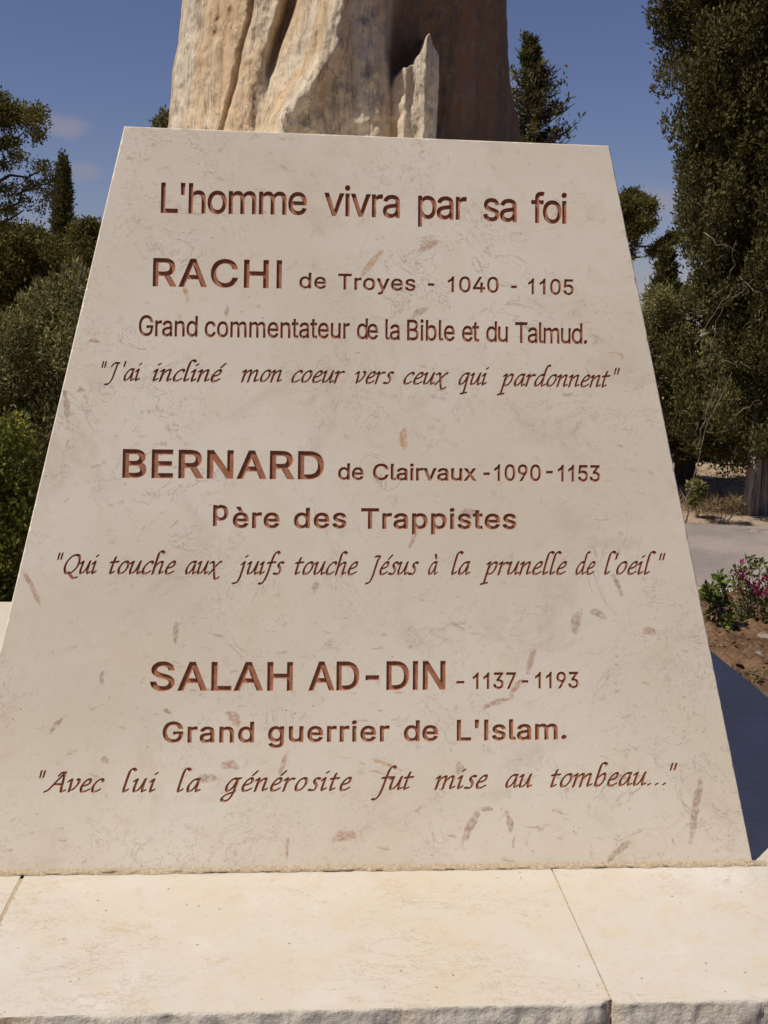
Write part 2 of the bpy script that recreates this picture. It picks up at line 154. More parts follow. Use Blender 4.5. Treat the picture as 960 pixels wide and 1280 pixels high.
GLYPHS = r'''{"sans":{"'":{"a":405,"p":[[153,624,138,1000,266,1000,252,624]]},"-":{"a":891,"p":[[662,481,662,369,224,369,224,481]]},".":{"a":369,"p":[[187,-9,153,-2,124,17,104,46,97,81,104,115,124,144,153,164,187,170,222,164,251,144,271,115,277,81,271,46,251,17,222,-2]]},"0":{"a":891,"p":[[446,-13,342,2,255,47,186,122,135,223,104,349,94,499,104,649,136,776,187,878,256,952,343,998,446,1013,548,998,635,952,704,878,755,776,786,649,797,499,786,349,755,223,705,122,636,47,549,2],[446,97,513,109,570,145,616,203,649,283,669,382,676,499,669,618,649,717,616,797,570,855,513,891,446,903,377,891,320,855,275,797,242,717,222,618,215,499,222,382,242,283,275,203,320,145,377,109]]},"1":{"a":776,"p":[[510,0,385,0,385,780,310,712,225,660,150,628,150,748,270,815,370,905,428,1003,510,1003]]},"3":{"a":891,"p":[[428,-13,341,-5,261,19,192,59,138,113,102,180,86,259,215,259,226,211,249,171,282,139,325,116,430,98,541,119,585,146,618,183,640,229,647,285,641,337,621,386,588,427,540,459,476,480,395,487,308,487,308,588,566,881,137,889,137,1000,732,1000,732,905,415,547,415,568,518,567,606,542,677,498,729,437,762,365,772,285,761,202,728,130,676,70,607,24,523,-4]]},"4":{"a":891,"p":[[78,207,78,311,485,1000,611,1000,213,326,812,319,812,207],[554,0,554,238,554,287,554,624,674,624,674,0]]},"5":{"a":891,"p":[[435,-13,350,-5,275,22,212,64,163,118,130,183,117,256,240,256,250,213,271,175,341,118,435,98,492,105,543,127,585,160,617,205,638,258,644,319,637,380,616,435,583,480,540,515,488,537,428,544,329,528,252,483,132,497,189,1000,720,1000,720,889,296,889,263,593,349,639,451,656,517,649,578,631,632,601,678,561,716,511,745,454,763,390,768,321,758,229,725,149,674,81,607,30,526,-3]]},"7":{"a":891,"p":[[191,0,636,881,122,889,122,1000,768,1000,768,882,324,0]]},"9":{"a":891,"p":[[444,1013,532,1003,610,971,674,921,723,854,754,773,764,682,756,608,733,530,619,331,394,0,256,0,593,487,604,487,565,435,505,397,428,383,343,392,269,421,209,467,163,529,134,604,125,691,135,780,166,858,216,922,280,972,357,1003],[444,905,390,898,342,877,302,844,272,801,253,749,246,691,253,632,272,581,302,538,342,506,390,485,444,479,499,485,548,505,588,537,618,580,637,631,644,689,637,748,618,800,588,844,548,877,500,898]]},"A":{"a":943,"p":[[32,0,396,1000,543,1000,910,0,777,0,564,595,519,732,456,940,482,940,418,729,374,595,167,0],[216,279,216,391,727,391,727,279]]},"B":{"a":897,"p":[[118,0,118,1000,474,1000,569,991,646,964,706,923,749,869,774,805,783,735,777,677,760,629,700,562,619,524,619,515,667,506,714,483,756,447,791,399,814,340,821,268,813,196,787,131,742,77,677,35,592,9,485,0],[245,112,481,112,581,123,648,157,686,207,699,268,692,317,673,361,642,399,601,429,549,447,488,454,245,454],[245,561,468,561,566,582,605,608,635,642,654,683,660,732,649,793,614,843,556,877,472,888,245,888]]},"C":{"a":1003,"p":[[526,-13,403,2,295,49,205,125,137,227,94,352,79,499,94,647,137,773,205,875,295,951,403,998,526,1013,669,991,733,964,790,926,840,879,880,822,910,758,930,685,803,685,765,776,702,842,620,883,526,896,438,884,361,850,296,793,246,715,214,617,203,499,214,382,246,284,296,207,361,150,439,116,526,104,620,118,702,158,765,225,803,315,930,315,911,243,881,178,840,122,791,74,734,37,669,9,600,-8]]},"D":{"a":987,"p":[[430,0,189,0,189,112,422,112,534,124,625,159,695,216,745,293,775,389,785,502,775,614,745,709,696,785,628,842,541,876,434,888,183,888,183,1000,443,1000,579,985,693,940,785,868,852,769,894,646,907,502,893,357,852,233,783,134,689,60,571,15],[245,1000,245,0,118,0,118,1000]]},"E":{"a":823,"p":[[118,0,118,1000,732,1000,732,888,245,888,245,562,699,562,699,450,245,450,245,112,738,112,738,0]]},"G":{"a":1023,"p":[[528,-13,403,2,294,49,204,125,136,227,93,353,79,499,93,647,136,773,203,875,293,951,400,998,521,1013,597,1008,669,990,735,961,793,922,842,874,883,818,913,755,932,685,802,685,761,773,700,839,620,882,521,896,436,884,360,850,295,793,246,715,214,617,203,499,214,382,246,285,296,207,362,150,440,116,528,104,608,113,678,140,735,183,779,242,806,314,815,398,854,391,556,391,556,503,940,503,940,393,926,278,886,179,823,97,740,37,641,-1]]},"H":{"a":1016,"p":[[118,0,118,1000,245,1000,245,568,771,568,771,1000,898,1000,898,0,771,0,771,456,245,456,245,0]]},"I":{"a":388,"p":[[130,0,255,0,255,1000,130,1000]]},"L":{"a":772,"p":[[118,0,118,1000,245,1000,245,112,710,112,710,0]]},"N":{"a":1029,"p":[[118,0,118,1000,268,1000,674,359,713,296,762,210,813,108,796,105,788,213,785,309,784,383,784,1000,911,1000,911,0,760,0,397,570,349,650,291,749,211,889,234,892,240,754,244,645,246,572,246,0]]},"R":{"a":883,"p":[[118,0,118,1000,464,1000,569,990,655,960,721,913,767,851,795,777,805,692,795,607,767,534,721,473,654,427,569,398,464,389,189,389,189,501,459,501,530,507,585,524,627,553,656,591,673,637,679,692,673,748,656,796,627,835,585,864,529,882,458,889,245,889,245,0],[694,0,452,450,595,450,841,0]]},"S":{"a":878,"p":[[440,-17,338,-9,251,18,179,61,126,118,90,188,75,268,205,268,217,216,243,172,280,139,327,115,440,97,504,102,562,118,610,145,648,181,671,224,679,274,673,317,653,352,582,402,481,437,361,470,251,512,169,568,119,641,102,732,113,811,147,880,201,936,270,979,353,1005,446,1013,540,1005,621,978,689,936,741,882,775,817,788,743,663,743,642,810,594,860,526,891,442,901,382,896,329,880,285,855,253,822,233,783,226,738,234,692,257,656,333,606,417,577,519,549,612,518,705,467,776,388,796,336,803,272,792,195,760,125,707,66,636,21,546,-8]]},"T":{"a":882,"p":[[62,888,62,1000,819,1000,819,888,505,888,505,0,379,0,379,888]]},"a":{"a":765,"p":[[314,-17,247,-10,186,10,134,42,94,88,68,144,60,212,66,270,85,316,114,352,152,380,246,414,350,432,459,446,521,462,537,477,542,501,524,583,471,633,385,650,293,634,231,591,197,538,81,572,112,633,154,680,205,715,261,738,381,756,470,746,562,708,602,675,634,630,655,570,662,494,662,0,544,0,544,102,536,102,495,48,423,2],[335,89,397,96,448,115,488,145,518,183,536,226,542,271,542,373,510,358,455,346,394,337,345,330,264,312,203,274,186,244,181,206,200,142,255,103]]},"b":{"a":834,"p":[[451,-16,389,-10,339,7,271,61,232,115,220,115,220,0,103,0,103,1000,223,1000,223,628,232,628,270,680,337,733,387,750,450,756,538,744,615,709,679,652,727,575,757,481,767,371,757,261,727,166,679,89,616,32,539,-4],[433,92,497,101,549,129,591,172,621,229,639,297,645,372,639,447,621,513,591,569,550,612,497,639,433,648,369,640,317,613,276,572,246,517,228,450,221,372,228,294,246,226,276,170,318,128,370,101]]},"c":{"a":778,"p":[[407,-16,312,-4,230,32,161,90,110,167,78,261,67,368,78,478,110,572,161,649,230,707,312,744,407,756,511,741,600,700,668,633,711,544,595,515,571,568,531,611,476,639,407,648,340,639,285,610,243,565,213,508,195,441,189,368,195,297,213,231,243,174,285,130,340,101,407,91,477,101,532,130,573,174,598,230,713,201,671,110,602,42,512,-1]]},"d":{"a":834,"p":[[384,-16,296,-4,219,32,155,89,107,166,77,261,67,371,77,481,108,575,156,652,220,709,297,744,385,756,448,750,497,733,565,680,602,628,611,628,611,1000,731,1000,731,0,615,0,615,115,603,115,564,61,496,7,446,-10],[402,92,465,101,517,128,559,170,589,226,607,294,613,372,607,450,589,517,559,572,518,613,465,640,402,648,337,639,284,612,243,569,213,513,195,447,189,372,195,297,213,229,243,172,285,129,338,101]]},"e":{"a":794,"p":[[417,-16,316,-4,230,32,161,90,109,167,78,260,67,367,78,475,109,569,159,647,226,706,308,743,403,756,522,735,578,709,628,670,670,619,702,554,723,475,730,381,730,333,147,333,147,434,664,434,609,397,603,467,585,528,556,578,516,617,465,641,403,649,341,641,288,616,245,578,214,530,195,474,189,415,189,349,196,273,217,209,251,158,297,121,353,98,417,91,499,104,561,143,601,207,717,179,694,124,659,77,612,38,555,9,490,-10]]},"f":{"a":499,"p":[[448,746,448,643,13,643,13,746],[158,0,158,848,166,907,188,955,222,993,266,1020,368,1042,437,1036,477,1024,447,921,422,928,383,932,336,925,303,904,285,870,279,823,279,0]]},"g":{"a":836,"p":[[407,-296,330,-291,263,-274,162,-216,99,-136,199,-80,239,-130,303,-173,407,-191,489,-180,555,-148,598,-92,612,-11,612,134,602,134,563,82,496,31,446,15,383,9,298,20,221,52,157,105,108,177,77,268,67,376,77,484,108,577,157,652,221,709,298,744,385,756,448,750,498,733,566,680,605,627,615,627,615,746,732,746,732,-17,721,-106,689,-177,637,-230,571,-267,493,-289],[403,116,466,124,518,148,559,186,590,238,608,302,614,379,608,454,590,519,560,573,519,614,466,640,403,648,338,639,285,612,243,570,213,516,195,451,189,379,195,305,214,241,244,188,286,149,339,124]]},"h":{"a":806,"p":[[223,446,223,0,103,0,103,1000,223,1000,223,565,201,565,243,653,299,712,368,745,447,756,518,748,580,724,631,685,670,631,694,560,702,472,702,0,582,0,582,462,571,540,537,598,483,635,413,647,362,641,316,624,278,595,248,556,230,506]]},"i":{"a":328,"p":[[103,0,103,746,223,746,223,0],[164,870,133,876,106,894,87,919,81,950,87,981,106,1006,133,1024,164,1030,197,1024,224,1006,242,981,248,950,242,919,224,894,197,876]]},"l":{"a":372,"p":[[274,-5,198,6,145,40,114,93,103,166,103,1000,223,1000,223,194,236,122,255,107,287,102,315,103,334,107,355,5,318,-2]]},"m":{"a":1199,"p":[[103,0,103,746,220,746,221,581,211,581,231,635,260,680,338,739,431,759,506,747,565,709,607,652,631,579,614,579,633,631,663,674,748,737,858,759,921,752,977,731,1025,695,1063,646,1087,581,1095,501,1095,0,974,0,974,499,963,568,929,615,880,641,823,650,776,644,736,629,679,570,659,486,659,0,539,0,539,511,529,567,497,611,450,640,392,650,310,629,275,604,247,568,229,523,223,468,223,0]]},"n":{"a":805,"p":[[223,446,223,0,103,0,103,746,219,746,220,565,201,565,243,653,299,712,368,745,447,756,518,748,580,724,631,685,669,631,694,560,702,472,702,0,582,0,582,462,571,540,537,598,483,635,413,647,362,641,316,624,278,595,248,556,230,506]]},"o":{"a":816,"p":[[407,-16,312,-4,230,32,161,90,110,167,78,261,67,368,78,478,110,572,161,649,230,707,312,744,407,756,504,744,587,707,655,649,706,572,738,478,749,368,738,261,706,167,655,90,587,32,504,-4],[407,91,476,101,531,130,574,174,604,231,622,297,628,368,622,441,604,507,574,565,531,610,476,639,407,648,340,639,285,610,243,565,213,508,195,441,189,368,195,297,213,231,243,174,285,130,340,101]]},"p":{"a":834,"p":[[103,-281,103,746,220,746,220,628,232,628,270,680,337,733,387,750,450,756,538,744,615,709,679,652,727,575,757,481,767,371,757,261,727,166,679,89,616,32,539,-4,451,-16,389,-10,339,7,271,61,232,115,223,115,223,-281],[433,92,497,101,549,129,591,172,621,229,639,297,645,372,639,447,621,513,591,569,550,612,497,639,433,648,369,640,317,613,276,572,246,517,228,450,221,372,228,294,246,226,276,170,318,128,370,101]]},"r":{"a":509,"p":[[103,0,103,746,219,746,219,631,255,682,300,722,355,748,419,756,451,756,479,754,479,634,452,638,407,640,357,635,313,618,276,592,247,557,229,515,223,466,223,0]]},"s":{"a":717,"p":[[358,-16,285,-10,220,7,166,35,121,74,89,125,70,185,185,209,207,156,244,118,294,97,356,89,426,98,481,122,515,159,527,202,520,238,499,267,465,289,417,305,293,334,205,365,142,409,104,467,92,538,101,599,128,652,170,695,226,728,293,749,368,756,439,750,499,732,548,704,588,667,637,570,527,545,508,585,477,620,431,645,368,654,307,646,257,623,224,588,213,545,221,507,244,478,338,438,451,411,540,381,602,337,639,280,651,209,642,147,614,93,570,47,511,13,439,-9]]},"t":{"a":447,"p":[[401,746,401,643,13,643,13,746],[128,926,248,926,248,192,253,150,267,120,294,104,335,98,364,100,397,105,419,3,377,-5,331,-8,245,4,181,42,141,102,128,183]]},"u":{"a":806,"p":[[358,-10,288,-2,226,21,175,60,136,115,111,186,103,273,103,746,223,746,223,283,235,206,269,147,323,111,393,99,444,104,490,122,528,151,557,190,576,240,582,300,582,746,702,746,702,0,586,0,586,181,604,181,562,92,505,33,437,1]]},"v":{"a":765,"p":[[319,0,34,746,166,746,325,305,367,171,404,41,362,41,399,171,440,305,599,746,730,746,445,0]]},"x":{"a":744,"p":[[41,0,337,429,336,336,56,746,197,746,290,601,352,498,407,405,345,405,398,498,458,601,554,746,691,746,410,332,410,421,703,0,564,0,454,168,393,267,340,357,402,357,351,267,291,168,180,0]]},"y":{"a":765,"p":[[93,-272,121,-168,140,-172,204,-175,256,-145,296,-70,319,-3,34,746,166,746,325,305,367,170,404,41,361,41,398,171,440,305,600,746,730,746,401,-114,347,-210,274,-267,180,-285,127,-281]]},"è":{"a":794,"p":[[417,-16,316,-4,230,32,161,90,109,167,78,260,67,367,78,475,109,569,159,647,226,706,308,743,403,756,522,735,578,709,628,670,670,619,702,554,723,475,730,381,730,333,147,333,147,434,664,434,609,397,603,467,585,528,556,578,516,617,465,641,403,649,341,641,288,616,245,578,214,530,195,474,189,415,189,349,196,273,217,209,251,158,297,121,353,98,417,91,499,104,561,143,601,207,717,179,694,124,659,77,612,38,555,9,490,-10],[353,843,223,1040,358,1040,452,843]]}},"ital":{"a":{"a":1000,"p":[[37,150,50,38,93,-48,125,-66,231,-71,280,-53,420,28,546,143,652,268,628,73,640,-31,658,-56,763,-54,1004,96,1060,170,1053,226,988,232,841,141,870,358,1002,839,1037,910,1034,935,1066,1030,1059,1086,994,1092,943,1062,926,1076,814,1092,687,1052,528,961,379,824,167,545,109,450,50,286],[262,346,321,510,379,605,481,736,628,872,727,903,805,826,790,779,604,430,518,314,378,164,307,116,266,161,249,210]]},"d":{"a":1040,"p":[[37,150,50,38,93,-48,125,-66,231,-71,280,-53,420,28,546,143,642,255,611,56,625,-38,648,-56,713,-62,760,-50,1029,116,1085,190,1078,246,1013,252,825,134,844,270,986,805,1037,910,1031,961,1221,1550,1287,1682,1338,1654,1403,1648,1488,1696,1544,1770,1537,1826,1429,1876,1364,1882,1322,1872,1195,1788,1098,1661,1009,1490,874,1087,814,1092,687,1052,528,961,379,824,167,545,109,450,50,286],[262,346,321,510,379,605,481,736,628,872,727,903,799,833,773,745,604,430,518,314,378,164,307,116,266,161,249,210]]},"q":{"a":1000,"p":[[37,150,50,38,93,-48,125,-66,231,-71,280,-53,420,28,546,143,664,283,391,-647,272,-668,187,-716,131,-790,138,-846,203,-852,682,-772,768,-724,823,-650,816,-594,751,-588,596,-613,1086,1030,1079,1086,1014,1092,951,1056,926,1076,814,1092,687,1052,528,961,379,824,167,545,109,450,50,286],[262,346,321,510,379,605,481,736,628,872,727,903,810,821,604,430,518,314,378,164,307,116,266,161,249,210]]},"g":{"a":1040,"p":[[-292,-610,-279,-724,-252,-772,-212,-806,-155,-829,-14,-847,70,-842,153,-812,319,-706,404,-625,542,-450,620,-330,723,-105,761,-84,817,-10,810,46,781,49,939,519,1044,883,1126,908,1211,956,1266,1030,1259,1086,1194,1092,1083,1057,1079,1086,1014,1092,951,1056,926,1076,814,1092,687,1052,528,961,379,824,167,545,109,450,50,286,37,150,50,38,93,-48,125,-66,231,-71,280,-53,420,28,546,143,674,296,570,-8,348,-88,217,-148,23,-263,-161,-410,-271,-550],[-13,-634,-53,-600,-79,-550,-62,-501,23,-424,173,-320,500,-192,407,-390,302,-538,186,-641,139,-658,77,-662],[262,346,321,510,379,605,481,736,628,872,727,903,810,821,604,430,518,314,378,164,307,116,266,161,249,210]]},"c":{"a":800,"p":[[48,173,62,47,80,-6,110,-42,153,-65,270,-79,330,-72,409,-39,739,156,794,230,787,286,722,292,475,143,399,112,351,107,309,130,279,166,262,214,265,311,283,390,359,561,421,659,569,806,668,882,749,903,776,894,799,863,817,734,882,728,968,776,1023,850,998,1035,975,1066,937,1079,823,1088,705,1052,548,957,387,820,202,589,102,413,70,330]]},"e":{"a":820,"p":[[49,213,72,21,95,-26,128,-57,170,-74,288,-82,350,-72,434,-38,779,156,834,230,827,286,762,292,502,145,419,112,361,102,326,115,294,146,271,193,262,273,279,370,448,414,535,448,695,538,826,641,924,770,945,833,950,904,934,1023,915,1066,884,1085,775,1094,722,1081,580,1004,512,954,359,805,180,563,88,375],[537,798,657,899,694,908,716,894,735,851,733,773,715,720,600,630,356,555,431,682]]},"o":{"a":900,"p":[[42,170,61,53,86,-2,121,-44,165,-66,286,-72,352,-54,580,76,731,231,917,490,959,579,1011,756,1018,830,1002,947,977,997,915,1066,883,1079,784,1083,730,1072,568,1000,416,904,229,672,119,490,58,320],[285,170,260,225,256,300,270,380,331,550,452,746,550,839,706,898,778,825,803,774,799,696,747,519,652,348,478,164,421,129,354,111,320,128]]},"i":{"a":520,"p":[[52,68,66,-34,88,-56,153,-62,201,-46,357,48,474,136,529,210,523,266,458,272,372,224,266,144,284,270,506,972,495,1066,430,1072,304,1008,121,844,66,770,73,714,138,708,223,756,261,792,71,210],[674,1426,729,1500,722,1556,657,1562,465,1444,410,1370,417,1314,482,1308]]},"ı":{"a":520,"p":[[52,68,66,-34,88,-56,153,-62,201,-46,357,48,474,136,529,210,523,266,458,272,372,224,266,144,284,270,506,972,495,1066,430,1072,304,1008,121,844,66,770,73,714,138,708,223,756,261,792,71,210]]},"l":{"a":560,"p":[[62,-26,77,-56,170,-72,307,-1,494,136,549,210,543,266,478,272,392,224,269,130,271,244,533,1195,666,1608,701,1680,728,1708,762,1723,782,1714,884,1594,949,1588,1034,1636,1089,1710,1083,1766,981,1886,936,1906,822,1905,626,1795,484,1613,454,1548,321,1135,59,184,51,75]]},"h":{"a":1000,"p":[[-6,-30,1,-86,66,-92,151,-44,206,30,329,467,509,705,592,796,673,860,741,883,773,845,766,770,581,250,548,90,555,-18,570,-46,676,-44,929,116,985,190,978,246,913,252,761,157,793,310,978,830,986,906,972,1017,950,1052,915,1066,797,1065,729,1038,567,944,491,884,428,815,666,1604,697,1671,729,1712,760,1724,782,1714,884,1594,949,1588,1034,1636,1089,1710,1083,1766,981,1886,936,1906,822,1907,767,1885,627,1799,484,1611,454,1544,279,978]]},"b":{"a":900,"p":[[13,50,20,-6,89,-9,125,-66,241,-79,307,-67,379,-37,535,56,685,209,872,470,916,563,970,752,978,830,965,951,944,1007,913,1048,875,1066,810,1072,762,1063,619,985,491,884,414,804,694,1661,729,1712,760,1724,782,1714,884,1594,949,1588,1034,1636,1089,1710,1083,1766,981,1886,936,1906,822,1907,767,1885,627,1799,522,1670,482,1601,301,1067,55,242],[292,145,264,286,316,477,592,796,702,882,745,835,764,783,758,692,703,503,605,324,506,210,433,144,375,117,323,107]]},"n":{"a":1000,"p":[[-6,-30,1,-86,66,-92,151,-44,206,30,349,488,612,796,686,857,751,883,774,856,771,790,581,250,557,89,571,-18,590,-46,698,-44,845,41,949,116,1005,190,998,246,933,252,772,150,793,310,983,850,990,924,973,1029,949,1056,850,1072,802,1064,584,944,461,831,496,948,495,1066,395,1073,245,980,131,884,75,810,82,754,147,748,264,823,140,437,119,410,123,382]]},"m":{"a":1520,"p":[[-6,-30,1,-86,66,-92,151,-44,206,30,352,497,592,796,696,880,720,885,737,874,731,790,633,454,599,410,605,366,474,-30,481,-86,546,-92,631,-44,686,30,841,502,1092,796,1195,880,1214,884,1243,856,1251,790,1218,675,1061,250,1036,89,1049,-18,1070,-46,1182,-44,1449,116,1505,190,1498,246,1433,252,1256,144,1249,153,1273,310,1430,735,1463,850,1458,980,1442,1029,1412,1056,1310,1072,1264,1064,1123,989,991,884,936,825,954,943,936,1046,910,1063,810,1072,765,1064,559,944,470,860,496,948,495,1066,395,1073,245,980,131,884,75,810,82,754,147,748,264,823,140,437,119,410,123,382]]},"r":{"a":720,"p":[[-6,-30,1,-86,66,-92,151,-44,206,30,354,502,548,776,637,855,680,868,761,834,826,828,912,876,967,950,960,1006,855,1048,745,1052,560,960,481,897,501,1010,495,1066,395,1073,245,980,131,884,75,810,82,754,147,748,264,823,141,442,119,410,123,382]]},"u":{"a":1000,"p":[[46,136,59,16,77,-32,108,-56,221,-58,285,-32,441,60,509,116,657,293,628,73,640,-31,658,-56,763,-54,1004,96,1060,170,1053,226,988,232,841,141,854,270,894,461,980,771,1066,1030,1059,1086,994,1092,909,1044,854,970,684,609,554,388,474,275,408,204,330,141,293,126,276,140,260,182,264,270,286,358,499,960,495,1066,393,1067,308,1019,131,884,75,810,82,754,147,748,262,820,73,298]]},"v":{"a":900,"p":[[103,10,110,-46,175,-52,504,145,593,216,764,403,960,670,1002,752,1045,896,1040,1006,1022,1042,919,1086,854,1092,769,1044,714,970,721,914,823,870,833,850,790,692,695,532,492,304,347,197,420,494,509,957,495,1066,389,1066,304,1018,126,864,71,790,77,734,142,728,228,776,289,832,208,434]]},"x":{"a":960,"p":[[-26,-30,-19,-86,46,-92,131,-44,398,256,411,-166,444,-406,475,-457,515,-482,670,-492,801,-421,928,-304,984,-230,977,-174,912,-168,827,-216,729,-309,674,-284,643,-234,629,-171,608,491,969,875,1036,868,1121,916,1177,990,1170,1046,1134,1072,1069,1078,1023,1067,938,1019,845,944,603,685,571,955,552,1014,527,1048,495,1066,382,1065,140,924,85,850,92,794,157,788,316,882,353,841,383,721,395,455]]},"s":{"a":740,"p":[[-27,50,-20,-6,176,-67,310,-72,374,-45,521,48,577,102,674,230,701,285,719,407,705,526,679,592,593,726,568,784,582,852,679,893,757,814,822,808,907,856,962,930,955,986,877,1065,772,1082,654,1044,507,961,460,924,377,812,356,722,369,614,394,554,480,419,506,355,503,285,467,180,379,112,351,112,179,166,114,172,28,124]]},"t":{"a":640,"p":[[51,-21,70,-46,185,-44,469,116,525,190,518,246,453,252,258,141,334,447,474,857,718,878,804,926,859,1000,852,1056,787,1062,540,1040,663,1350,656,1406,591,1412,506,1364,451,1290,344,1023,215,1012,130,964,75,890,81,834,146,828,277,840,122,388,43,82]]},"f":{"a":640,"p":[[-579,-750,-572,-806,-492,-835,-371,-849,-312,-832,-164,-739,-96,-675,31,-516,101,-410,233,-136,374,230,585,859,818,878,904,926,959,1000,952,1056,887,1062,644,1042,831,1535,890,1639,929,1682,985,1720,999,1713,1079,1574,1144,1568,1229,1616,1285,1690,1278,1746,1198,1885,1156,1906,1091,1912,1039,1900,892,1820,827,1769,663,1558,619,1475,447,1026,275,1012,190,964,135,890,141,834,206,828,387,843,162,170,20,-196,-112,-470,-197,-588,-273,-657,-293,-663,-373,-634,-438,-628,-524,-676]]},"j":{"a":520,"p":[[-639,-750,-632,-806,-447,-805,-368,-791,-208,-704,-140,-643,-18,-491,50,-388,119,-250,195,-53,505,966,495,1066,430,1072,391,1062,305,1014,121,844,66,770,73,714,138,708,223,756,267,799,-17,-113,-93,-310,-206,-514,-299,-607,-498,-628,-584,-676],[674,1426,729,1500,722,1556,657,1562,465,1444,410,1370,417,1314,482,1308]]},"J":{"a":800,"p":[[-336,-406,-125,-408,-29,-393,148,-304,234,-232,321,-137,462,53,545,190,624,360,847,950,1046,1432,1090,1428,1176,1476,1231,1550,1224,1606,830,1631,719,1612,541,1507,453,1424,271,1210,278,1154,343,1148,428,1196,555,1336,659,1430,761,1448,864,1446,635,890,412,300,332,130,213,-57,71,-196,-57,-225,-202,-228,-288,-276,-343,-350]]},"Ĵ":{"a":640,"p":[[-552,-806,-487,-812,-300,-776,-143,-684,-76,-616,48,-457,189,-210,265,-25,682,1193,758,1236,813,1310,856,1455,849,1511,830,1546,696,1560,420,1532,335,1484,279,1410,286,1354,351,1348,631,1374,638,1362,614,1287,537,1244,482,1170,52,-85,-24,-270,-95,-408,-177,-529,-244,-596,-418,-628,-504,-676,-559,-750]]},"p":{"a":960,"p":[[-442,-846,-377,-852,82,-772,168,-724,223,-650,216,-594,151,-588,-1,-612,176,-69,264,-73,400,-35,555,56,703,206,831,375,942,572,1016,787,1028,870,1012,987,986,1034,945,1061,830,1072,765,1052,601,961,473,859,497,946,495,1066,396,1078,246,985,131,884,75,810,82,754,147,748,268,827,91,290,58,165,32,130,36,97,-206,-648,-308,-668,-393,-716,-449,-790],[336,111,304,129,262,198,320,378,539,737,618,813,696,868,751,885,787,861,813,815,803,727,730,512,623,322,525,209,449,141]]},"Q":{"a":1440,"p":[[179,410,179,296,204,130,240,38,295,-26,374,-59,563,-68,643,-175,815,-369,874,-418,934,-446,1068,-450,1143,-424,1344,-324,1399,-250,1392,-194,1327,-188,1212,-241,1118,-267,1073,-245,1014,-196,823,21,971,110,1101,214,1227,334,1386,530,1468,660,1534,801,1616,1070,1629,1187,1616,1355,1596,1452,1565,1526,1513,1570,1385,1598,1384,1606,1259,1612,1226,1593,1039,1547,845,1444,736,1358,510,1127,364,930,294,802,238,666,199,532],[439,210,403,302,392,470,412,592,451,726,507,862,577,990,721,1161,929,1343,971,1364,1219,1422,1314,1398,1366,1354,1397,1280,1416,1127,1403,1010,1321,741,1255,600,1194,502,1000,301,816,165,739,136,688,206,623,212,538,164,517,136,494,146]]},"A":{"a":1400,"p":[[-221,-10,-215,-66,-150,-72,-45,-33,118,57,214,136,535,508,1009,508,937,150,931,72,943,-31,958,-55,1050,-72,1099,-63,1360,76,1415,150,1408,206,1343,212,1156,119,1144,137,1170,331,1278,830,1393,1464,1416,1476,1471,1550,1464,1606,1187,1611,1114,1592,966,1498,761,1250,768,1194,833,1188,918,1236,1076,1416,1142,1429,671,884,232,354,112,224,24,151,-81,112,-166,64],[1151,1234,1049,692,685,692,772,796]]},"é":{"a":820,"p":[[49,213,72,21,95,-26,128,-57,170,-74,288,-82,350,-72,434,-38,779,156,834,230,827,286,762,292,502,145,419,112,361,102,326,115,294,146,271,193,262,273,279,370,448,414,535,448,695,538,826,641,924,770,945,833,950,904,934,1023,915,1066,884,1085,775,1094,722,1081,580,1004,512,954,359,805,180,563,88,375],[537,798,657,899,694,908,716,894,735,851,733,773,715,720,600,630,356,555,431,682],[1204,1632,1119,1584,827,1284,771,1210,778,1154,843,1148,928,1196,1220,1496,1276,1570,1269,1626]]},"à":{"a":1000,"p":[[37,150,50,38,93,-48,125,-66,231,-71,280,-53,420,28,546,143,652,268,628,73,640,-31,658,-56,763,-54,1004,96,1060,170,1053,226,988,232,841,141,870,358,1002,839,1037,910,1034,935,1066,1030,1059,1086,994,1092,943,1062,926,1076,814,1092,687,1052,528,961,379,824,167,545,109,450,50,286],[262,346,321,510,379,605,481,736,628,872,727,903,805,826,790,779,604,430,518,314,378,164,307,116,266,161,249,210],[718,1570,725,1514,828,1194,893,1188,978,1236,1033,1310,1027,1366,923,1686,858,1692,773,1644]]},".":{"a":520,"p":[[43,10,50,-46,115,-52,295,56,350,130,343,186,278,192,99,84]]},"'":{"a":400,"p":[[371,1210,378,1154,443,1148,528,1196,584,1270,700,1670,693,1726,628,1732,543,1684,487,1610]]},"\"":{"a":600,"p":[[317,1150,324,1094,389,1088,474,1136,529,1210,660,1670,653,1726,588,1732,503,1684,447,1610],[973,1726,908,1732,823,1684,767,1610,637,1150,644,1094,709,1088,794,1136,849,1210,980,1670]]}}}'''
